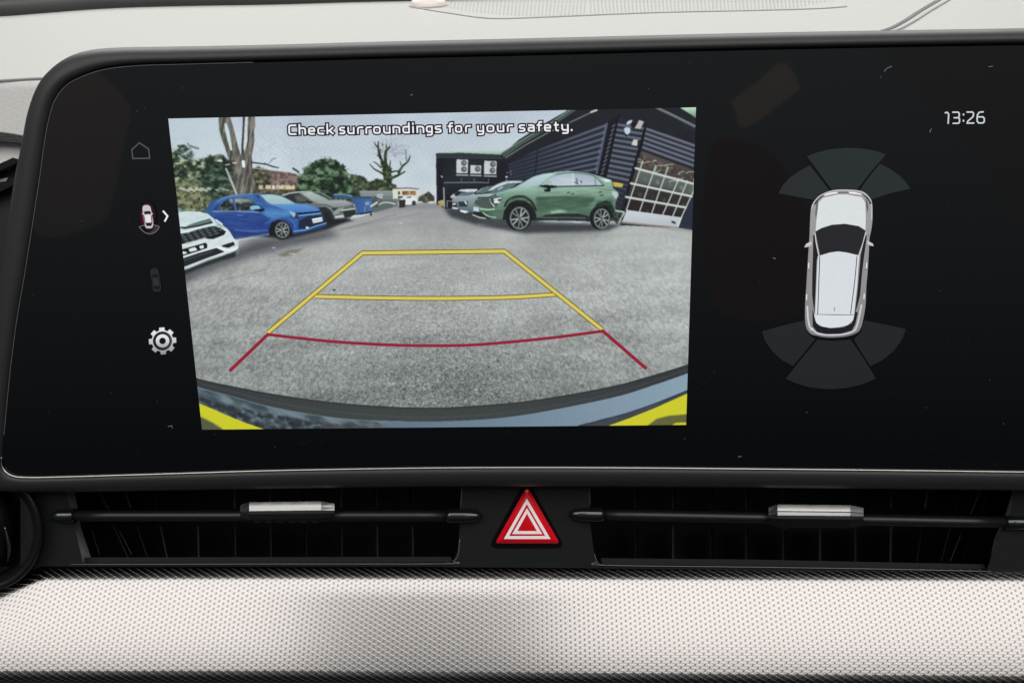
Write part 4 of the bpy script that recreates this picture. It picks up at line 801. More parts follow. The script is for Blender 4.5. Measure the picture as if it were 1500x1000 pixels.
# icons on the left
M['dim'] = emis('dim_icon', (76, 80, 84)); M['faint'] = emis('faint_icon', (28, 34, 36)); M['faint_dark'] = emis('faint_icon_dark', (16, 20, 23))
MB().stroke([(194.6, 232.4), (193.2, 219.4), (204.1, 209.4), (217.8, 218.5), (219.2, 232)], 2.0, fl(nxt()), True).build('home_icon', M['dim'], disp)
MB().stroke([(238.6, 308.8), (245.4, 316.6), (241.2, 324.6)], 2.5, fl(nxt())).build('arrow_icon', M['white'], disp)
def I2(*p): return crop(190, 290, 16.67, p)
def top_icon(dx, dy, dim):
    c = (lambda *a: a) ; k = 1 if not dim else 0
    col = lambda a, b: emis('icon_tone', a) if not dim else emis('faint_tone', b)
    def q(*p): return [(x+dx, y+dy) for x, y in I2(*p)]
    if not dim:
        # soft magenta glow round the chosen icon
        m, nt, b = nodes_mat('icon_glow'); b.inputs['Base Color'].default_value = (0, 0, 0, 1); b.inputs['Roughness'].default_value = .1
        u = nt.nodes.new('ShaderNodeTexCoord'); g = nt.nodes.new('ShaderNodeTexGradient'); g.gradient_type = 'SPHERICAL'; mp = nt.nodes.new('ShaderNodeMapping')
        nt.links.new(u.outputs['UV'], mp.inputs[0]); nt.links.new(mp.outputs[0], g.inputs[0]); r = nt.nodes.new('ShaderNodeMix'); r.data_type = 'RGBA'
        r.inputs['A'].default_value = (0, 0, 0, 1); r.inputs['B'].default_value = (*lin((176, 44, 118)), 1); pw = nt.nodes.new('ShaderNodeMath'); pw.operation = 'POWER'; pw.inputs[1].default_value = 2.2; nt.links.new(g.outputs['Fac'], pw.inputs[0]); nt.links.new(pw.outputs[0], r.inputs['Factor']); nt.links.new(r.outputs['Result'], b.inputs['Emission Color']); b.inputs['Emission Strength'].default_value = 1
        P = [(216+13.5*math.cos(a), 316.5+24*math.sin(a)) for a in np.linspace(0, 2*math.pi, 28, endpoint=False)]; d = nxt(); V = [at(216, 316.5, d)]+[at(x, y, d) for x, y in P]
        mesh('icon_glow', V, orient(V, [(0, i+1, (i+1) % 28+1) for i in range(28)]), m, disp, uv=[(0, 0)]+[(math.cos(a), math.sin(a)) for a in np.linspace(0, 2*math.pi, 28, endpoint=False)])
    root = MB().flat(q((320, 210), (345, 182), (400, 172), (460, 178), (505, 215), (520, 280), (535, 360), (545, 450), (572, 560), (575, 640), (560, 715), (530, 738), (450, 745), (400, 732), (375, 690), (358, 600), (345, 480), (335, 400), (316, 330), (312, 250)), fl(nxt())).build('view_icon', col((196, 190, 194), (34, 40, 41)), disp)
    fan = q((230, 705), (300, 676), (400, 668), (500, 662), (600, 664), (680, 680), (722, 700), (700, 760), (640, 822), (560, 868), (490, 880), (400, 860), (310, 800))
    if not dim:
        MB().flat(fan, fl(nxt()-.000009)).build('view_zone', emis('zone_tone', (58, 46, 50)), root); MB().stroke(fan, .8, fl(lvl[0]-.000006), True).build('view_zone_edge', emis('zone_edge', (128, 122, 126)), root)
    MB().flat(q((350, 335), (400, 322), (500, 320), (518, 360), (512, 400), (450, 392), (362, 404)), fl(nxt())).build('icon_window', col((22, 22, 28), (16, 20, 22)), root)
    MB().flat(q((362, 440), (350, 440), (366, 600), (385, 660), (386, 600)), fl(nxt())).build('icon_window', col((40, 34, 42), (18, 22, 24)), root)
    MB().flat(q((515, 430), (535, 440), (556, 600), (540, 640), (532, 590)), fl(nxt())).build('icon_window', col((40, 34, 42), (18, 22, 24)), root)
    MB().flat(q((366, 420), (440, 412), (512, 420), (532, 596), (386, 602)), fl(nxt())).build('icon_roof', col((228, 224, 226), (40, 46, 47)), root)
    MB().flat(q((390, 606), (534, 600), (540, 660), (526, 684), (410, 686)), fl(nxt())).build('icon_window', col((26, 26, 30), (16, 19, 21)), root)
    MB().flat(q((298, 385), (330, 372), (330, 396), (302, 398)), fl(nxt())).build('icon_mirror', col((220, 214, 218), (30, 34, 36)), root); MB().flat(q((530, 365), (566, 380), (560, 400), (534, 392)), fl(nxt())).build('icon_mirror', col((220, 214, 218), (30, 34, 36)), root)
    return root
o = top_icon(0, 0, False); o['label'] = 'bright rear view car icon with magenta glow'
o = top_icon(11.6, 92.5, True); o['label'] = 'faint inactive car icon'
# gear icon
def grad_emis(name, c0, c1, ax='X', lo=-.003, hi=.003):
    m, nt, b = nodes_mat(name); b.inputs['Base Color'].default_value = (0, 0, 0, 1); b.inputs['Roughness'].default_value = .12; b.inputs['Emission Strength'].default_value = 1
    u = nt.nodes.new('ShaderNodeTexCoord'); s = nt.nodes.new('ShaderNodeSeparateXYZ'); r = nt.nodes.new('ShaderNodeMapRange'); mx = nt.nodes.new('ShaderNodeMix'); mx.data_type = 'RGBA'
    r.inputs['From Min'].default_value = lo; r.inputs['From Max'].default_value = hi; nt.links.new(u.outputs['UV'], s.inputs[0]); nt.links.new(s.outputs[ax], r.inputs['Value'])
    mx.inputs['A'].default_value = (*lin(c0), 1); mx.inputs['B'].default_value = (*lin(c1), 1); nt.links.new(r.outputs[0], mx.inputs['Factor']); nt.links.new(mx.outputs['Result'], b.inputs['Emission Color']); return m
def uvflat(name, P, d, m, parent):
    tri = tessellate_polygon([[Vector((x, y, 0)) for x, y in P]]); V = [at(x, y, d) for x, y in P]
    xs = [p[0] for p in P]; ys = [p[1] for p in P]; return mesh(name, V, orient(V, tri), m, parent, uv=[((x-min(xs))/(max(xs)-min(xs)), (y-min(ys))/(max(ys)-min(ys))) for x, y in P])
gc = (238.1, 499.2); GPts = []
for k in range(8):
    a0 = -math.pi/2-.06+k*math.pi/4
    for da, r in ((-.26, 16.0), (-.185, 20.3), (.185, 20.3), (.26, 16.0)): GPts.append((gc[0]+r*math.cos(a0+da), gc[1]+r*.985*math.sin(a0+da)))
gear = uvflat('settings_icon', GPts, nxt(), grad_emis('gear_tone', (226, 228, 230), (140, 144, 148), 'Y', .2, 1.0), disp)
def disc(name, r0, m, parent, r1=None, c=gc, kx=1):
    P = [(c[0]+r0*kx*math.cos(a), c[1]+r0*.98*math.sin(a)) for a in np.linspace(0, 2*math.pi, 36, endpoint=False)]
    return uvflat(name, P, nxt(), m, parent)
disc('gear_groove', 14.2, grad_emis('gear_groove_tone', (34, 34, 40), (112, 112, 118), 'X', .55, 1.15), gear); disc('gear_groove_inner', 12.2, emis('gear_dark', (24, 26, 30)), gear); disc('gear_hub', 10.0, grad_emis('gear_hub_tone', (226, 226, 230), (158, 156, 160), 'Y', .3, 1.0), gear); disc('gear_hole', 4.9, emis('gear_hole', (12, 16, 22)), gear)

# sensor zones round the car on the right
M['zone'] = emis('sensor_zone', (37, 42, 42), grain=.04); M['zone2'] = emis('sensor_zone_rear', (33, 36, 38), grain=.04)
Z = [(M['zone'], [(1181.5, 229), (1196, 223.5), (1215, 219), (1240, 216.8), (1262, 217.5), (1282, 221), (1298, 226.5), (1277, 250), (1254.5, 279), (1219, 279)]),
 (M['zone'], [(1186, 242), (1170, 251), (1156, 261), (1146, 272), (1140, 283.4), (1165, 288), (1192, 293), (1214.5, 278.5), (1200, 260)]),
 (M['zone'], [(1288.5, 240), (1304, 247.5), (1318, 257.5), (1327, 267), (1333.6, 276.7), (1305, 283), (1277.6, 292), (1259, 279), (1272, 260)]),
 (M['zone2'], [(1116, 485), (1145, 477), (1178.8, 469), (1183, 488), (1194, 497), (1180, 514), (1161.4, 536), (1145, 527), (1131, 514), (1121, 500)]),
 (M['zone2'], [(1197, 497.5), (1220, 499), (1246, 497.5), (1266, 526), (1283, 554.2), (1262, 563), (1240, 568), (1214.8, 570), (1188, 567.5), (1167, 561.5), (1150.7, 554.7), (1173, 526)]),
 (M['zone2'], [(1265.6, 469), (1296, 475), (1327, 481.8), (1322, 496), (1309, 514), (1293, 527), (1275, 536), (1262, 516), (1250.5, 497), (1261, 486)])]
for mm, P in Z: MB().flat(P, fl(nxt())).build('sensor_zone', mm, disp)
# car seen from above
body = smooth([(1191, 297.3), (1196, 290.5), (1203, 285), (1218.5, 279), (1238, 277.6), (1261.4, 279.7), (1273, 288), (1277.6, 298.6), (1278, 322), (1276, 338), (1273.6, 350), (1272.5, 374), (1270.8, 400), (1269, 420), (1268, 445), (1265, 464.5), (1261, 480), (1255, 487.5), (1238, 492.8), (1212, 494.2), (1194, 491), (1184, 485.5), (1179.5, 471), (1179.5, 445), (1181.2, 419), (1183.2, 385), (1185.6, 350), (1186.8, 322), (1188, 306)], 4)
car = uvflat('car_picture', [tuple(p) for p in body], nxt(), grad_emis('car_body_tone', (158, 156, 158), (132, 132, 136), 'Y', 0, 1), disp); car['label'] = 'silver car seen from above between the sensor zones'
def sub(name, P, c, sm=False, grain=0): P = [tuple(p) for p in smooth(P, 5)] if sm else P; return MB().flat(P, fl(nxt())).build(name, emis('car_tone', c, grain=grain), car)
def sline(name, P, w, c, sm=True, closed=False): P = smooth(P, 5, closed) if sm else P; return MB().stroke(P, w, fl(nxt()), closed).build(name, emis('car_line_tone', c), car)
sline('body_edge', [(1189, 306), (1192, 297), (1203, 286), (1218.5, 280), (1238, 278.8), (1261, 281), (1272, 289), (1276.6, 299), (1276.6, 322)], 1.4, (196, 194, 196))
sline('bumper_shade', [(1195, 295), (1205, 287.3), (1219, 283.2), (1238, 282), (1260, 283.6), (1270, 290), (1274.5, 299)], 1.5, (84, 80, 84))
for P in (crop(1160, 270, 7.693, [(245, 235), (270, 185), (330, 130), (345, 140), (300, 180), (270, 225)]), crop(1160, 270, 7.693, [(800, 110), (860, 150), (900, 215), (885, 225), (850, 170), (810, 130)])): sub('headlight', P, (62, 62, 68))
sub('side_shade', crop(1160, 270, 7.693, [(275, 215), (300, 190), (290, 300), (270, 400), (262, 330)]), (104, 104, 112)); sub('side_shade', crop(1160, 270, 7.693, [(832, 150), (850, 190), (862, 260), (850, 330), (838, 250)]), (92, 90, 96))
WH = (216, 221, 224)
sub('bonnet', [(1194.6, 338.5), (1196.5, 318), (1199, 297), (1205.5, 290), (1227.6, 285), (1240.6, 285), (1262.5, 289), (1267.5, 297), (1268.3, 318), (1267.8, 337), (1258, 331), (1238, 327.6), (1218.5, 329), (1204, 333.5)], WH, grain=.05)
sub('headlight_glow', crop(1160, 270, 7.693, [(365, 118), (420, 98), (505, 86), (523, 92), (500, 104), (430, 114), (370, 132)]), (244, 238, 244)); sub('headlight_glow', crop(1160, 270, 7.693, [(635, 86), (700, 88), (780, 106), (792, 122), (740, 112), (650, 102)]), (246, 242, 246))
# cabin side glass, windscreen, roof
sub('side_glass', [(1191.2, 345), (1194.4, 341), (1199, 374), (1197.5, 400), (1195.8, 440), (1193, 460), (1191.5, 448), (1189.6, 432), (1189.9, 400), (1190.8, 374)], (34, 30, 32)); sub('side_glass', [(1268, 341), (1269.6, 348), (1266, 374), (1262.8, 400), (1260, 432), (1256.5, 446), (1252, 460), (1255.5, 432), (1258.5, 400), (1260.6, 374)], (34, 30, 32))
sub('windscreen', [(1194.6, 339.5), (1203, 334.5), (1218.5, 329.6), (1238, 328), (1258, 331.6), (1267.8, 338), (1263.5, 356), (1257, 373.6), (1240.6, 369.8), (1227.6, 368), (1216, 369.6), (1201, 374.2), (1197.5, 356)], (36, 36, 40))
sline('pillar', [(1193.6, 341), (1196, 358), (1199.5, 374.5)], 1.2, (214, 216, 220)); sline('pillar', [(1268.4, 340), (1263.5, 358), (1258, 374.5)], 1.2, (206, 208, 212))
sub('roof', [(1197.8, 375.5), (1201, 374.4), (1216, 370), (1227.6, 368.4), (1240.6, 370), (1257, 374), (1259, 374.8), (1257.4, 390), (1255.4, 420), (1252.6, 446), (1251, 461), (1222, 460.4), (1193.2, 460), (1195, 430), (1196.6, 400)], (214, 219, 224), grain=.05)
sline('roof_rail', [(1200.8, 375.5), (1199.6, 410), (1197.8, 460)], 1.2, (44, 44, 54)); sline('roof_rail', [(1255.3, 375.5), (1252.2, 410), (1246, 459.5)], 1.2, (44, 44, 54)); sline('roof_seam', [(1194, 460.4), (1251, 461)], .8, (96, 100, 108), sm=False)
sline('rail_light', [(1196.9, 380), (1195.4, 420), (1193.6, 459)], .9, (150, 144, 140)); sline('roof_aerial', [(1222.6, 450), (1222, 455.5)], 2.0, (158, 162, 160), sm=False)
sub('rear_glass', [(1190, 452), (1192.5, 461), (1194, 470), (1200, 477), (1218, 480.5), (1236, 479), (1248, 473), (1251, 462), (1253.5, 456), (1256.5, 458), (1253, 474), (1248, 484), (1232, 488.6), (1210, 489), (1197, 486), (1190.5, 478)], (28, 28, 32))
sub('spoiler', [(1192.4, 460.6), (1222, 461.6), (1251.4, 461.6), (1249.5, 469), (1242, 475.8), (1230, 479), (1216, 480.2), (1204, 478), (1196, 473)], (218, 222, 226), sm=False, grain=.04)
sline('tail_edge', [(1189, 480), (1196, 487.4), (1210, 490.5), (1232, 490), (1248, 486), (1254, 480)], 1.5, (226, 226, 228)); sline('tail_shade', [(1182, 482), (1188, 489), (1200, 492), (1212, 492.6), (1236, 491.4), (1254, 487), (1260, 480)], .8, (90, 92, 98))
sline('flank_light', [(1182.6, 448), (1183.6, 466), (1186, 478), (1190, 484)], 2.4, (206, 206, 208)); sline('flank_light', [(1262, 446), (1259, 462), (1255.6, 476), (1252, 484)], 2.6, (200, 200, 202))
for x, y in ((1184.8, 389), (1181.8, 435), (1269.6, 389), (1266, 434)): sline('door_handle', [(x, y-4), (x-.4, y+4)], 1.5, (232, 234, 236), sm=False)
sline('door_gap', [(1183.6, 396), (1188, 396.5)], .6, (96, 96, 100), sm=False); sline('door_gap', [(1265.5, 395), (1270, 394.5)], .6, (96, 96, 100), sm=False); sline('door_gap', [(1186.4, 346), (1191, 346.6)], .6, (96, 96, 100), sm=False); sline('door_gap', [(1268.8, 345.6), (1273, 345)], .6, (96, 96, 100), sm=False)
for P in (crop(1160, 270, 7.693, [(140, 712), (160, 672), (218, 640), (226, 678), (190, 702)]), crop(1160, 270, 7.693, [(848, 632), (912, 668), (922, 696), (880, 690), (852, 672)])): MB().flat(P, fl(nxt())).build('wing_mirror', emis('mirror_tone', (200, 198, 200)), car)

# dust on the glass: countless tiny specks, one object
r = random.Random(12); mb = MB()
known = [(267, 129), (201, 163), (213, 159), (221, 203.5), (239.6, 203.5), (123, 229.6), (188, 179.5), (603, 139), (458, 148), (683, 89), (834, 84.5), (1117, 67.8), (1242, 87.5), (1212, 115), (1285, 145), (1290, 113), (1241, 149), (1452, 97.5), (1362, 191), (950, 130), (974, 182), (1042, 184.6), (1010, 92), (182.6, 359), (188, 324), (49, 432), (126, 473), (71, 604.6), (230, 587.6), (178, 578.6), (248, 624), (201, 663.6), (402.6, 654.6), (442.6, 648.6), (744, 632), (1003, 642), (1084, 668), (1181.6, 603.6), (1357, 597), (1413.6, 678), (1470, 620), (1449.6, 556.5), (1293, 369.5), (1040.6, 277), (1134, 378), (1112.6, 412), (1111, 338), (27, 381), (84, 299.6), (120, 324), (50, 310), (1388, 299.6), (1487, 336.6), (1476, 382), (1377, 426), (1046, 545), (1033, 562), (1021, 568.6)]
for x, y in known+[(r.uniform(80, 1480), r.uniform(100, 680)) for _ in range(150)]:
    if 250 < x < 1015 and 170 < y < 622: continue
    s = r.uniform(.3, .62) if (x, y) in known else r.uniform(.15, .38)
    a = r.uniform(0, 3.14); P = [(x+s*math.cos(a+t)*r.uniform(.7, 1.2), y+s*math.sin(a+t)*r.uniform(.6, 1.2)) for t in (0, 1.2, 2.5, 3.8, 5.1)]
    mb.slab(P, fl(.00021), fl(.00026))
for P in ([(1295, 105), (1299, 100.5), (1306, 97.5)], [(601.5, 140), (605, 138.5)], [(246, 624.5), (251, 623), (252.6, 627)], [(1362, 194), (1364.5, 188.5)], [(1132, 377.6), (1136.6, 379)], [(1448, 98), (1454.5, 97.2)], [(1081, 669), (1086, 667.5)]): mb.stroke(P, .8, fl(.00025))
o = mb.build('dust', mat('pale_dust', (.2, .2, .195), .9), disp); o['kind'] = 'stuff'
# ---------------------------------------------------------------- the face below the display with its air vents
FD = -.010                                        # how far the vent face sits behind the glass
def face(d=0.0): return lambda x, y: at(x, y, FD+d)
OP1 = [(90, 690), (121, 822), (128, 824.5), (400, 824.2), (652, 824), (665, 820), (670.5, 808), (673, 780), (676, 690)]
OP2 = [(861, 690), (865, 770), (869, 805), (873, 821), (882, 827), (1100, 829), (1300, 832), (1446, 835), (1452, 815), (1462, 785), (1480, 750), (1497, 690)]
panel = thing('vent_panel', 'grained black centre panel between the display and the pale trim', 'dash panel', at(770, 830, FD))
def ring_between(mbx, outer, inner, fn):
    pass
# left column, centre column, right column: grained plastic
cols = [[(40, 690), (90, 690), (121, 822), (128, 828.5), (60, 829), (30, 842), (30, 700)],
        [(676, 690), (861, 690), (865, 770), (869, 805), (873, 821), (882, 832), (650, 830), (665, 820), (670.5, 808), (673, 780)],
        [(1497, 690), (2600, 690), (2600, 850), (1640, 840), (1446, 837), (1452, 815), (1462, 785), (1480, 750)]]
for P in cols:
    o = MB().slab(P, face(-.006), face(0)).build('panel_face', M['fascia'], panel, fix=True)
MB().slab([(128, 824.4), (652, 824), (882, 827), (1100, 829.2), (1300, 832.2), (1450, 835), (1640, 837), (2600, 847), (2600, 852), (1640, 842), (1450, 839.5), (1200, 836), (882, 832), (650, 829.5), (60, 829.5), (60, 827)], face(-.012), face(-.0004)).build('lower_lip', M['fascia'], panel, fix=True)
# highlights on the rims of the two openings, painted as thin pale tubes
M['edge_line'] = mat('painted_edge_highlight', (.13, .13, .125), .4)
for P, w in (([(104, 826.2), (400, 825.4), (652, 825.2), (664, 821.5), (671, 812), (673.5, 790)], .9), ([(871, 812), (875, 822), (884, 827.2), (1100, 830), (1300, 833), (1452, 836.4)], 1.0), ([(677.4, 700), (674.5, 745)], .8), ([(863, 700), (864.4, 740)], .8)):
    MB().tube([at(x, y, FD+.0001) for x, y in smooth(P, 4, False)], [w*.00011]*len(smooth(P, 4, False)), 6).build('panel_highlight', M['edge_line'], panel, smooth_=True)
# slanted grained cheeks at the outer ends of the vents
def cheek(P0, P1, parent):
    V = [at(x, y, FD-.0002) for x, y in P0]+[at(x, y, FD-.014) for x, y in P1]; n = len(P0)
    return MB().add(V, orient(V, [(i, i+1, n+i+1, n+i) for i in range(n-1)]))
vents = []
VT = [M['vane'], mat('dull_vane_plastic', (.006, .006, .006), .7, spec=.15), mat('pale_vane_plastic', (.028, .028, .029), .5)]  # three vane tones picked at random; the palest also lines the inclined edges
for side, lab in ((0, 'left air vent with closed black vanes and a chrome slider tab, beneath the camera picture'), (1, 'right air vent with closed black vanes and a chrome slider tab, beneath the clock side')):
    OP = (OP1, OP2)[side]
    v = thing('air_vent', lab, 'air vent', at(400 if side == 0 else 1150, 826, FD-.01), 'air vents below the display'); vents.append(v)
    # duct: walls going back and a back plate
    n = len(OP); cx = sum(p[0] for p in OP)/n; cy = 760
    V = [at(x, y, FD-.0004) for x, y in OP]+[at(cx+(x-cx)*.99, cy+(y-cy)*.96, FD-.045) for x, y in OP]
    MB().add(V, [(i, (i+1) % n, n+(i+1) % n, n+i) for i in range(n)]+[tuple(range(n, 2*n))]).build('duct', M['vent'], v)
    # inner ledge along the bottom
    if side == 0: L = [(124, 816), (660, 815), (664, 823), (126, 824)]
    else: L = [(880, 817), (1100, 819), (1440, 826), (1446, 834), (1100, 828), (882, 826)]
    MB().slab(L, face(-.012), face(-.0025)).build('ledge', M['vane'], v, fix=True)
    # vertical vanes
    r = random.Random(side+3)
    xs = ([160, 196, 232, 290, 344, 396, 448, 500, 552, 604] if side == 0 else [930, 985, 1040, 1092, 1146, 1200, 1252, 1304, 1352, 1396, 1434])
    for q, x in enumerate(xs):
        if side == 0: sl = max(0, (290-x)/130)*.44+.02
        else: sl = -max(0, (x-1300)/130)*.38
        x0, x1 = x-sl*45, x+sl*65; w = .9
        for (ya, yb) in ((700, 744), (770, 816 if side == 0 else 822)):
            xa = x+sl*(ya-757); xb = x+sl*(yb-757)
            P = [(xa, ya), (xa+w, ya), (xb+w, yb), (xb, yb)]
            MB().slab(P, lambda a, b: at(a+(4 if side else -4), b, FD-.036), face(-.014)).build('vane', VT[r.randrange(3)], v, fix=True)
    # horizontal bar with rounded ends
    if side == 0: a0, a1, b0, b1 = (84, 755), (700, 755), 110, 655
    else: a0, a1, b0, b1 = (842, 752.5), (1640, 768), 884, 1472
    y = lambda x: a0[1]+(a1[1]-a0[1])*(x-a0[0])/(a1[0]-a0[0])
    xs = np.linspace(b0, b1, 12); MB().tube([at(x, y(x), FD+.0005) for x in xs], [.0019]*12, 18).build('bar', M['bar'], v, smooth_=True)
    for (e0, e1, tip) in ((b0, a0[0]-8, 1), (b1, a1[0]+6, 1)):
        xs = np.linspace(e0, e1, 9); rr = [.0025*math.sqrt(max(1-(t/1.0)**5, .05)) for t in np.linspace(0, 1, 9)]
        if side == 1 and e0 == b1: xs = np.linspace(e0, 1640, 9); rr = [.0023]*9
        MB().tube([at(x, y(x), FD+.0008) for x in xs], rr, 18).build('bar_end', M['gloss'], v, smooth_=True)
    # chrome slider tab: faceted bar
    tx0, tx1, ty = ((352, 490, 755), (1126, 1265, 760))[side]
    ch = 13
    # cross-section (offset up in px, offset out in m): underside, lower face, bright face, upper facet, top
    if side == 0: rows = [(761, .0034), (752.8, .0053), (748.2, .0052), (744.0, .0045), (742.8, .0043), (735.4, .0031), (735.0, -.003)]; sk = -.012
    else: rows = [(772, .0034), (759.0, .0052), (754.0, .0051), (749.2, .0043), (747.6, .0040), (738.4, .0025), (738.0, -.003)]; sk = .010
    stations = [(tx0, .55), (tx0+ch, 1), (tx1-ch*1.5, 1), (tx1, .62)]
    V = []; 
    for sxx, kk in stations:
        for yy, dd in rows:
            ym = ty-4; V.append(at(sxx, ym+(yy-ym)*(.45+.55*kk)+sk*(sxx-tx0), FD+.0005+dd*(.35+.65*kk)))
    nr = len(rows); Ff = [(i*nr+j, (i+1)*nr+j, (i+1)*nr+j+1, i*nr+j+1) for i in range(3) for j in range(1, nr-1)]
    tb = MB().add(V, orient(V, Ff)+[tuple(range(nr)), tuple(range(3*nr, 4*nr))[::-1]]).build('slider_tab', M['chrome'], v)
    Ff = [(i*nr, (i+1)*nr, (i+1)*nr+1, i*nr+1) for i in range(3)]
    MB().add([p-EN*.0001 for p in V], orient(V, Ff)).build('tab_underside', M['bar'], tb)
    # ribbed grip under the tab
    g0, g1, gy = (tx0+20, tx1-24, (763, 771)[side]+sk*60)
    for q in range(6):
        xx = g0+(g1-g0)*q/5.5; P = [(xx, gy-3), (xx+9, gy-3), (xx+9, gy+3), (xx, gy+3)]
        MB().slab(P, face(-.002), face(.0012)).build('grip_rib', M['vane'], tb, fix=True)
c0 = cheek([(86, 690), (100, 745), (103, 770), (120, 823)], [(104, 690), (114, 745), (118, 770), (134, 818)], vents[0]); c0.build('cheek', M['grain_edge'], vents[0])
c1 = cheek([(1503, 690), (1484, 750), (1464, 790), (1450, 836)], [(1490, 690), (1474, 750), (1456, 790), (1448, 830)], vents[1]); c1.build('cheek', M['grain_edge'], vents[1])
# inclined vane edges near the outer ends
for v, segs in ((vents[0], [((142, 714), (160, 746)), ((175, 777), (193, 812)), ((134, 775), (146, 812))]), (vents[1], [((1441, 706), (1422, 752)), ((1407, 783), (1392, 822))])):
    for a, b in segs: MB().tube([at(*a, FD-.0135), at(*b, FD-.0135)], [.00012, .00012], 6).build('vane_edge', VT[2], v)

# hazard button
hz_ = thing('hazard_button', 'red triangular hazard warning button with white triangle outlines, between the two air vents', 'hazard button', at(771, 796, FD))
def rtri(ap, bl, br, r, n=5):
    P = [np.array(ap, float), np.array(br, float), np.array(bl, float)]; out = []
    for i in range(3):
        p = P[i]; a = P[i-1]-p; b = P[(i+1) % 3]-p; a /= np.linalg.norm(a); b /= np.linalg.norm(b)
        for t in np.linspace(0, 1, n): out.append(tuple(p+a*r*(1-t)**2+b*r*t**2))
    return out
MB().slab(rtri((771.2, 699), (714.5, 802.5), (828.5, 802.5), 15), face(.0000), face(.0003)).build('button_recess', mat('button_gap', (.0008, .0008, .0008), .8, spec=.1), hz_, fix=True)
outer = rtri((772, 712), (724.6, 796), (820.4, 796), 7); inner = rtri((772, 720.5), (731.5, 792.2), (813, 792.2), 4)
nO = len(outer); V = [at(x, y, FD+.0003) for x, y in outer]+[at(x, y, FD+.0012) for x, y in outer]+[at(x, y, FD+.0021) for x, y in inner]
Ff = [(i, (i+1) % nO, nO+(i+1) % nO, nO+i) for i in range(nO)]+[(nO+i, nO+(i+1) % nO, 2*nO+(i+1) % nO, 2*nO+i) for i in range(nO)]+[tuple(range(2*nO, 3*nO))]
MB().add(V, Ff).build('button_cap', M['red'], hz_, fix=True, auto=40)
for a, b, l in (((771.8, 729.7), (738, 788.9), (806.4, 788.9)), ((772, 743.7), (750.3, 781.7), (794.2, 781.7))):
    pass
def tri_ring(A_, B_, nm):
    V = [at(x, y, FD+.00214) for x, y in A_+B_]; return MB().add(V, orient(V, [(i, (i+1) % 3, 3+(i+1) % 3, 3+i) for i in range(3)])).build(nm, M['white_print'], hz_)
tri_ring([(771.7, 729.7), (806.5, 788.9), (738, 788.9)], [(771.7, 738), (798.7, 784.5), (745.7, 784.5)], 'white_triangle')
tri_ring([(772, 743.7), (794.4, 781.7), (750.3, 781.7)], [(772, 751.7), (786.4, 777.3), (757.8, 777.3)], 'white_triangle')

# ---------------------------------------------------------------- the pale patterned trim
TE = 53.0                                          # which way its face looks: degrees above the horizontal
def trim_material():
    m, nt, b = nodes_mat('embossed_silver_trim'); N = nt.nodes; L = nt.links
    b.inputs['Base Color'].default_value = (.216, .205, .200, 1); b.inputs['Metallic'].default_value = 1.0; b.inputs['Roughness'].default_value = .20
    uv = N.new('ShaderNodeTexCoord'); s = N.new('ShaderNodeSeparateXYZ'); L.new(uv.outputs['UV'], s.inputs[0])
    def mth(op, a, b_=None, c=None):
        n_ = N.new('ShaderNodeMath'); n_.operation = op
        for i, x in enumerate((a, b_, c)):
            if x is None: continue
            if isinstance(x, (int, float)): n_.inputs[i].default_value = x
            else: L.new(x, n_.inputs[i])
        return n_.outputs[0]
    a = mth('MULTIPLY', s.outputs['X'], 1/3.14); bb = mth('MULTIPLY', s.outputs['Y'], 1/.85)
    row = mth('FLOOR', mth('ADD', bb, .5)); db = mth('SUBTRACT', bb, row)
    da = mth('SUBTRACT', mth('FRACT', mth('ADD', a, mth('MULTIPLY', row, .5))), .5)
    # pits between neighbouring cells of a row, with a slanting bar
    q = mth('ADD', da, mth('MULTIPLY', db, .10))
    pit = mth('EXPONENT', mth('MULTIPLY', mth('ADD', mth('POWER', mth('DIVIDE', q, .10), 2), mth('POWER', mth('DIVIDE', db, .42), 4)), -1))
    # shallow joint between the rows
    jo = mth('EXPONENT', mth('MULTIPLY', mth('POWER', mth('DIVIDE', mth('SUBTRACT', mth('ABSOLUTE', db), .5), .13), 2), -1))
    # diagonal glints painted as paler, rougher lines through every cell, without relief
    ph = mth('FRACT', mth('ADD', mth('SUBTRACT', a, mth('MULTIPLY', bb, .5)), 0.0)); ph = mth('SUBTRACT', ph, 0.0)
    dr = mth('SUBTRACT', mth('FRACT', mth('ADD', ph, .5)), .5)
    glint_line = mth('MAXIMUM', mth('SUBTRACT', 1, mth('DIVIDE', mth('ABSOLUTE', dr), .07)), 0)
    h = mth('SUBTRACT', 0, mth('ADD', mth('MULTIPLY', pit, .16), mth('MULTIPLY', jo, .05)))
    bp = N.new('ShaderNodeBump'); bp.inputs['Strength'].default_value = 1.0; bp.inputs['Distance'].default_value = .00010; L.new(h, bp.inputs['Height']); L.new(bp.outputs[0], b.inputs['Normal'])
    mx = N.new('ShaderNodeMix'); mx.data_type = 'RGBA'; mx.inputs['A'].default_value = (.216, .205, .200, 1); mx.inputs['B'].default_value = (.03, .029, .029, 1); L.new(mth('MINIMUM', mth('ADD', mth('MULTIPLY', pit, .82), mth('MULTIPLY', jo, .20)), 1), mx.inputs['Factor'])
    dash_ = mth('MULTIPLY', glint_line, mth('LESS_THAN', mth('ABSOLUTE', db), .42)); m2 = N.new('ShaderNodeMix'); m2.data_type = 'RGBA'; L.new(dash_, m2.inputs['Factor']); L.new(mx.outputs['Result'], m2.inputs['A']); m2.inputs['B'].default_value = (.50, .485, .475, 1); L.new(m2.outputs['Result'], b.inputs['Base Color'])
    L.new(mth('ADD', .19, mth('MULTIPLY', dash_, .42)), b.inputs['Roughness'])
    return m
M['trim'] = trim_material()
te = math.radians(TE)
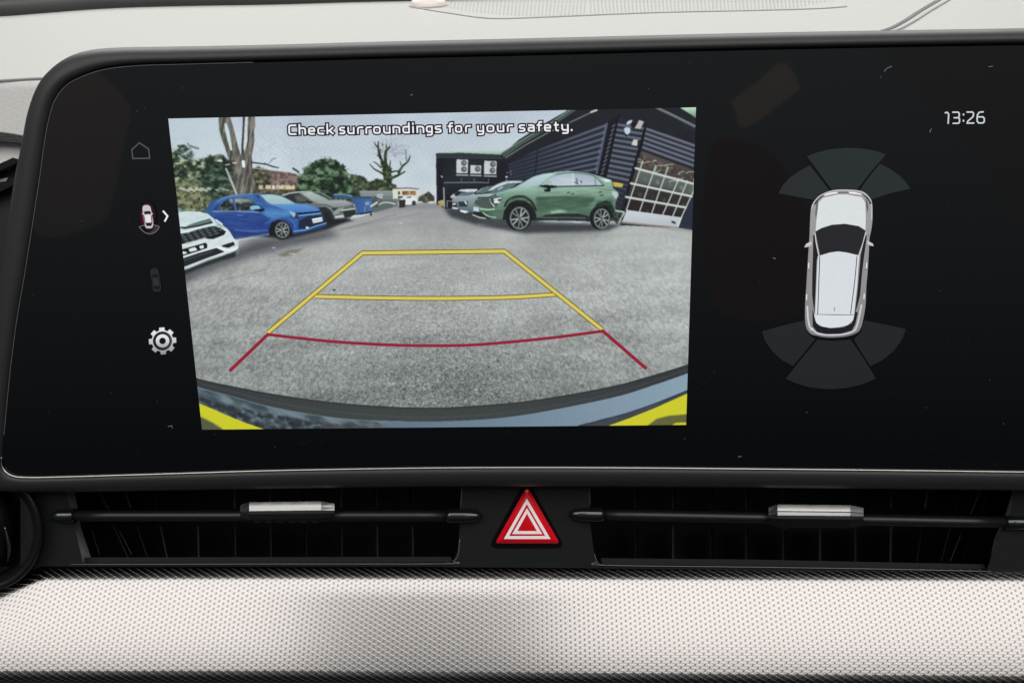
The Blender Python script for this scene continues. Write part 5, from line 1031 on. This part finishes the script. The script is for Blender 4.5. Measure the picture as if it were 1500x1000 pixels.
# start line of the trim in the picture, then a profile that rolls from level to its face and under again
p_top = at(750, 846, FD+.004)
def frame(e): return np.array([0, -math.cos(e), math.sin(e)]), np.array([0, -math.sin(e), -math.cos(e)])   # normal, direction down the face
prof_t = []; p = at(750, 829, FD-.002); s_len = 0
step = .0004; prof_t.append((p.copy(), 0.0))
target_s = None
def fe(s):       # normal angle as a function of the distance along the surface, metres
    if s < .0052: return math.radians(94-32*(s/.0052)**1.1)
    if s < .0340: return math.radians(62-5*min((s-.0052)/.006, 1)-4.5*max(s-.0112, 0)/.0228)
    return math.radians(max(50-125*(s-.0340)/.010, -60))
for k in range(int(.050/step)):
    e = fe(s_len+step/2); p = p+frame(e)[1]*step; s_len += step; prof_t.append((p.copy(), s_len))
px_of = lambda P: (lambda c: (750+FOC*c[0]/c[2], 500+FOC*c[1]/c[2]))((np.asarray(P)-CAM)@CAX)
print('trim profile rows', [(round(s*1000, 1), round(px_of(q)[1])) for q, s in prof_t[::8]])
# along the car the trim's upper edge drops a little to the right and cuts back at the left end
xs = np.linspace(-.45, .50, 317); V = []; UV = []
def edge_y(x):
    cx_ = px_of(at(750, 829, FD-.002)+EX*(x-0))[0]
    if cx_ < 62: return -(62-cx_)*.62
    return 0
for q, s in prof_t:
    for x in xs:
        P0 = q+EX*(x-q[0])
        X, Y = px_of(P0); drop = -(62-max(X, -60))*.60 if X < 62 else 0.0        # px the edge sits lower at the left end
        tilt = (X-400)*.0075 if X > 400 else 0
        k_ = 1/4.6/1000
        P0 = P0+frame(te)[1]*((-drop*1.0)*k_*max(0, 1-s/.026)+tilt*k_*1.0)
        V.append(P0); UV.append((x*1000, s*1000))
nx = len(xs); F = [(j*nx+i, j*nx+i+1, (j+1)*nx+i+1, (j+1)*nx+i) for j in range(len(prof_t)-1) for i in range(nx-1)]
off = at(750, 980, FD)
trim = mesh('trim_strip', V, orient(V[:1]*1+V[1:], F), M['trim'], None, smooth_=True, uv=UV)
tag(trim, 'pale silver trim strip with a fine embossed weave pattern along the bottom, below the air vents', 'dash trim')
# backing under the trim, seen at the very bottom
bk = MB().slab([(-1600, 829), (700, 829.5), (1600, 840), (3000, 856), (3000, 2000), (-1600, 2000)], lambda x, y: at(x, y, FD-.05), lambda x, y: at(x, y, FD-.0075)).build('dash_lower_panel', M['vent'], None, fix=True); bk['kind'] = 'structure'; bk.name = 'lower_dashboard'

# ---------------------------------------------------------------- dashboard top
dz = -.066+CAM[2]
def top(px, py, z=0.0): return on_plane(px, py, (0, 0, dz+z), np.array([0, 0, 1.]))
yb = top(0, 119)[1]
dash = thing('dashboard', 'pale grained dashboard top stretching behind the display to the windscreen', 'dashboard', (0, yb, dz))
prof_d = []
zfar = .55
for t in np.linspace(0, 1, 24): prof_d.append((yb+zfar*(1-t)**1.3+.0, dz+.010*(1-t)**2*0))
for k in range(1, 9):
    a = k/8*math.radians(34); rr = .014; prof_d.append((yb-rr*math.sin(a), dz-rr*(1-math.cos(a))))
y_, z_ = prof_d[-1]
for k in range(1, 9): prof_d.append((y_-.0052*k, z_-.0035*k))
xs = np.linspace(-.9, .9, 60); V = [(x, y, z) for y, z in prof_d for x in xs]; nx = len(xs)
F = [(j*nx+i, j*nx+i+1, (j+1)*nx+i+1, (j+1)*nx+i) for j in range(len(prof_d)-1) for i in range(nx-1)]
mesh('top_pad', V, orient(V, F), M['leather'], dash, smooth_=True)
print('dash face bottom px', px_of((-.17, prof_d[-1][0], prof_d[-1][1])), 'edge', px_of((-.17, yb, dz)))
# seam along the near edge at the left, and the stitched seam at the right
sm_ = [top(-60, 123.5), top(0, 120.4), top(40, 118), top(90, 116)]
MB().tube([p+np.array([0, 0, .0001]) for p in sm_], [.00075]*4, 8).build('seam', M['seam'], dash); MB().tube([p+np.array([0, .0022, .0003]) for p in sm_], [.0006]*4, 8).build('seam_piping', M['thread'], dash)
sm2 = smooth([(1296, 46), (1310, 41), (1330, 30), (1350, 17), (1372, 4), (1395, -10)], 5, False)
MB().tube([top(x, y)+np.array([0, 0, .0001]) for x, y in sm2], [.00055]*len(sm2), 8).build('seam', M['seam'], dash)
MB().tube([top(x+9, y+2)+np.array([0, 0, .0002]) for x, y in sm2], [.0009]*len(sm2), 8).build('seam_piping', M['leather'], dash)
mb = MB()
for i in range(0, len(sm2)-1):
    for t in (.1, .5):
        a = sm2[i]*(1-t)+sm2[i+1]*t; b_ = sm2[i]*(1-t-.25)+sm2[i+1]*(t+.25); mb.tube([top(a[0]-5, a[1]-1, .0005), top(b_[0]-5, b_[1]-1, .0005)], [.0005, .0005], 6)
mb.build('stitching', M['thread'], dash)
# ribbed grille let into the top pad
gr = MB()
n_r = 110
for k in range(n_r):
    x = 640+k*5.6; yb0 = 8+20*math.sin(min((k+1)/30, 1)*math.pi/2) if k < 90 else 28-(k-90)*.9
    y1_ = 4+ (yb0-4)*1.0; sl = (-10 if k < 40 else 8)
    gr.tube([top(x, -4, .0001), top(x+sl*.3, yb0-(x-640)*.026, -.0001)], [.0005, .0004], 5)
gr.build('speaker_grille', mat('pale_grille_rib', (.26, .26, .25), .6), dash)
MB().tube([top(*p, .0002) for p in smooth([(610, 12), (660, 20), (720, 27.5), (800, 25.5), (960, 19), (1100, 16), (1200, 13), (1240, 10)], 5, False)], [.0005]*36, 8).build('grille_rim', M['leather'], dash)
# light sensor dome
sd = thing('light_sensor', 'small pale dome standing on the dashboard at the top edge of the picture', 'sensor', top(628, 9))
c = top(628, 8.5); V = []; F = []; rr = np.linalg.norm(top(654, 8.5)-c)
for i in range(7):
    a = i/6*math.pi/2
    for k in range(24): t = 2*math.pi*k/24; V.append(c+np.array([math.cos(t)*rr*math.cos(a)**.7, math.sin(t)*rr*math.cos(a)**.7, math.sin(a)*rr*.55]))
for i in range(6):
    for k in range(24): F.append((i*24+k, i*24+(k+1) % 24, (i+1)*24+(k+1) % 24, (i+1)*24+k))
MB().add(V, F+[tuple(6*24+k for k in range(24))]).build('dome', M['sensor'], sd, smooth_=True)
MB().tube([c-np.array([0, 0, .0002]), c+np.array([0, 0, .0008])], [rr*1.06]*2, 24, up=(0, 1, 0)).build('base_ring', mat('pale_sensor_base', (.4, .38, .36), .5), sd)
# black strip at the foot of the windscreen, upper left
cw = [(-80, 28), (0, 24.5), (60, 20), (130, 14.5), (200, 11), (300, 8.6), (400, 7), (520, 3.5), (640, 1), (760, -2), (900, -7)]
A1 = [top(x, y) for x, y in smooth(cw, 4, False)]
sec = [(0, 0), (0, .006), (.004, .011), (.014, .0135), (.03, .012), (.05, .006)]
V = []; 
for q in A1:
    for dy, h in sec: V.append(q+np.array([0, dy, h]))
k6 = len(sec); F = [(i*k6+j, i*k6+j+1, (i+1)*k6+j+1, (i+1)*k6+j) for i in range(len(A1)-1) for j in range(k6-1)]
cowl = MB().add(V, F).build('windscreen_strip', mat('black_windscreen_strip', (.02, .021, .02), .45), None, smooth_=True)
tag(cowl, 'black strip at the foot of the windscreen, crossing the upper left corner', 'trim strip')

# ---------------------------------------------------------------- left of the display
LD = -.034
lf = lambda d=0: (lambda x, y: at(x, y, LD+d))
seal = MB().slab([(-1400, 190), (-60, 190), (0, 193), (20, 195.5), (60, 203), (60, 222), (34, 213.5), (18, 209.5), (0, 208), (-60, 210), (-1400, 210)], lf(-.008), lf(.001)).build('dash_seal', M['leather_dark'], None, fix=True); bevel(seal, .0012)
tag(seal, 'dark ribbed strip under the dashboard pad at the left edge, beside the display', 'trim strip')
lp = MB().slab([(-1400, 206), (0, 206), (20, 208), (60, 218), (60, 262), (-1400, 262)], lf(-.010), lf(-.003)).build('side_panel', mat('pale_side_panel', (.5, .48, .46), .35), None, fix=True); lp.name = 'lower_dash_panel'
tag(lp, 'small pale panel under the dark strip at the left edge', 'dash panel')
sv = thing('side_air_vent', 'black side vent with slanting blades at the left edge, beside the display', 'air vent', at(0, 700, LD))
for P in ([(-60, 262), (0, 239.5), (19, 231), (25, 232.5), (29.5, 236), (20, 240.5), (0, 250), (-60, 280)], [(-60, 292), (0, 272), (30, 258), (34, 264), (0, 281), (-60, 305)]):
    o = MB().slab(P, lf(-.004), lf(.003)).build('blade', M['gloss'], sv, fix=True)
MB().slab([(-1400, 262), (-60, 262), (0, 252), (14, 249), (20, 243), (34, 236), (60, 236), (60, 840), (-1400, 840)], lf(-.006), lf(-.001)).build('housing', M['vent'], sv, fix=True)
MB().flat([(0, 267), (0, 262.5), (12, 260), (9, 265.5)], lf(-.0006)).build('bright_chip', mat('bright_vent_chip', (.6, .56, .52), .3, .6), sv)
# round glossy pod at the lower left
pod = thing('round_side_pod', 'round glossy black pod cut by the left edge, left of the air vents', 'dash pod', at(10, 840, FD))
cx_, cy_ = -22, 778
def oval(rx, ry, d, n=48, c=(cx_, cy_)): return [at(c[0]+rx*math.cos(2*math.pi*k/n), c[1]+ry*math.sin(2*math.pi*k/n), d) for k in range(n)]
rings = [(88, 92, FD-.006), (86, 90, FD+.002), (82, 86, FD+.004), (77, 81, FD+.004), (72, 76, FD+.001), (60, 64, FD-.008)]
V = []; 
for rx, ry, d in rings: V += oval(rx, ry, d)
nn_ = 48; F = [(j*nn_+k, j*nn_+(k+1) % nn_, (j+1)*nn_+(k+1) % nn_, (j+1)*nn_+k) for j in range(len(rings)-1) for k in range(nn_)]+[tuple((len(rings)-1)*nn_+k for k in range(nn_))]
MB().add(V, F).build('pod_ring', M['bar'], pod, smooth_=True)
rings = [(56, 72, FD-.0075), (50, 66, FD+.000), (40, 54, FD+.004), (24, 34, FD+.006), (6, 8, FD+.0066)]
V = []
for rx, ry, d in rings: V += oval(rx, ry, d, c=(cx_-10, cy_-6))
F = [(j*nn_+k, j*nn_+(k+1) % nn_, (j+1)*nn_+(k+1) % nn_, (j+1)*nn_+k) for j in range(len(rings)-1) for k in range(nn_)]+[tuple((len(rings)-1)*nn_+k for k in range(nn_))]
MB().add(V, F).build('pod_dome', M['gloss'], pod, smooth_=True)
MB().tube([at(x, y, FD+.0066) for x, y in smooth([(7, 772), (11, 786), (13.5, 800), (13, 812), (11, 822)], 5, False)], [.00012+.0004*math.sin(math.pi*min(i/20, 1)) for i in range(21)], 8).build('bright_edge', M['chrome'], pod, smooth_=True)

# ---------------------------------------------------------------- unseen slabs added behind the camera, outlined to put faint reflections in the glass
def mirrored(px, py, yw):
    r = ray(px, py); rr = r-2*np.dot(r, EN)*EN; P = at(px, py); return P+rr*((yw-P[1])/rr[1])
for nm, P, c in (('reflection_slab_top', [(1146, 92), (1171, 124), (1160, 140), (1092, 188), (1076, 160), (1073, 148), (1110, 120)], (.38, .325, .295)),
                 ('reflection_slab_left', [(40, 80), (125, 95), (165, 125), (188, 152), (190, 170), (178, 230), (163, 300), (140, 330), (40, 330)], (.30, .265, .245)),
                 ('reflection_slab_mid', [(1040, 220), (1110, 214), (1150, 250), (1185, 330), (1190, 420), (1150, 470), (1040, 440)], (.17, .125, .115)),
                 ('reflection_slab_right', [(1310, 50), (1560, 40), (1560, 330), (1480, 320), (1450, 250), (1400, 190), (1340, 130)], (.17, .165, .15))):
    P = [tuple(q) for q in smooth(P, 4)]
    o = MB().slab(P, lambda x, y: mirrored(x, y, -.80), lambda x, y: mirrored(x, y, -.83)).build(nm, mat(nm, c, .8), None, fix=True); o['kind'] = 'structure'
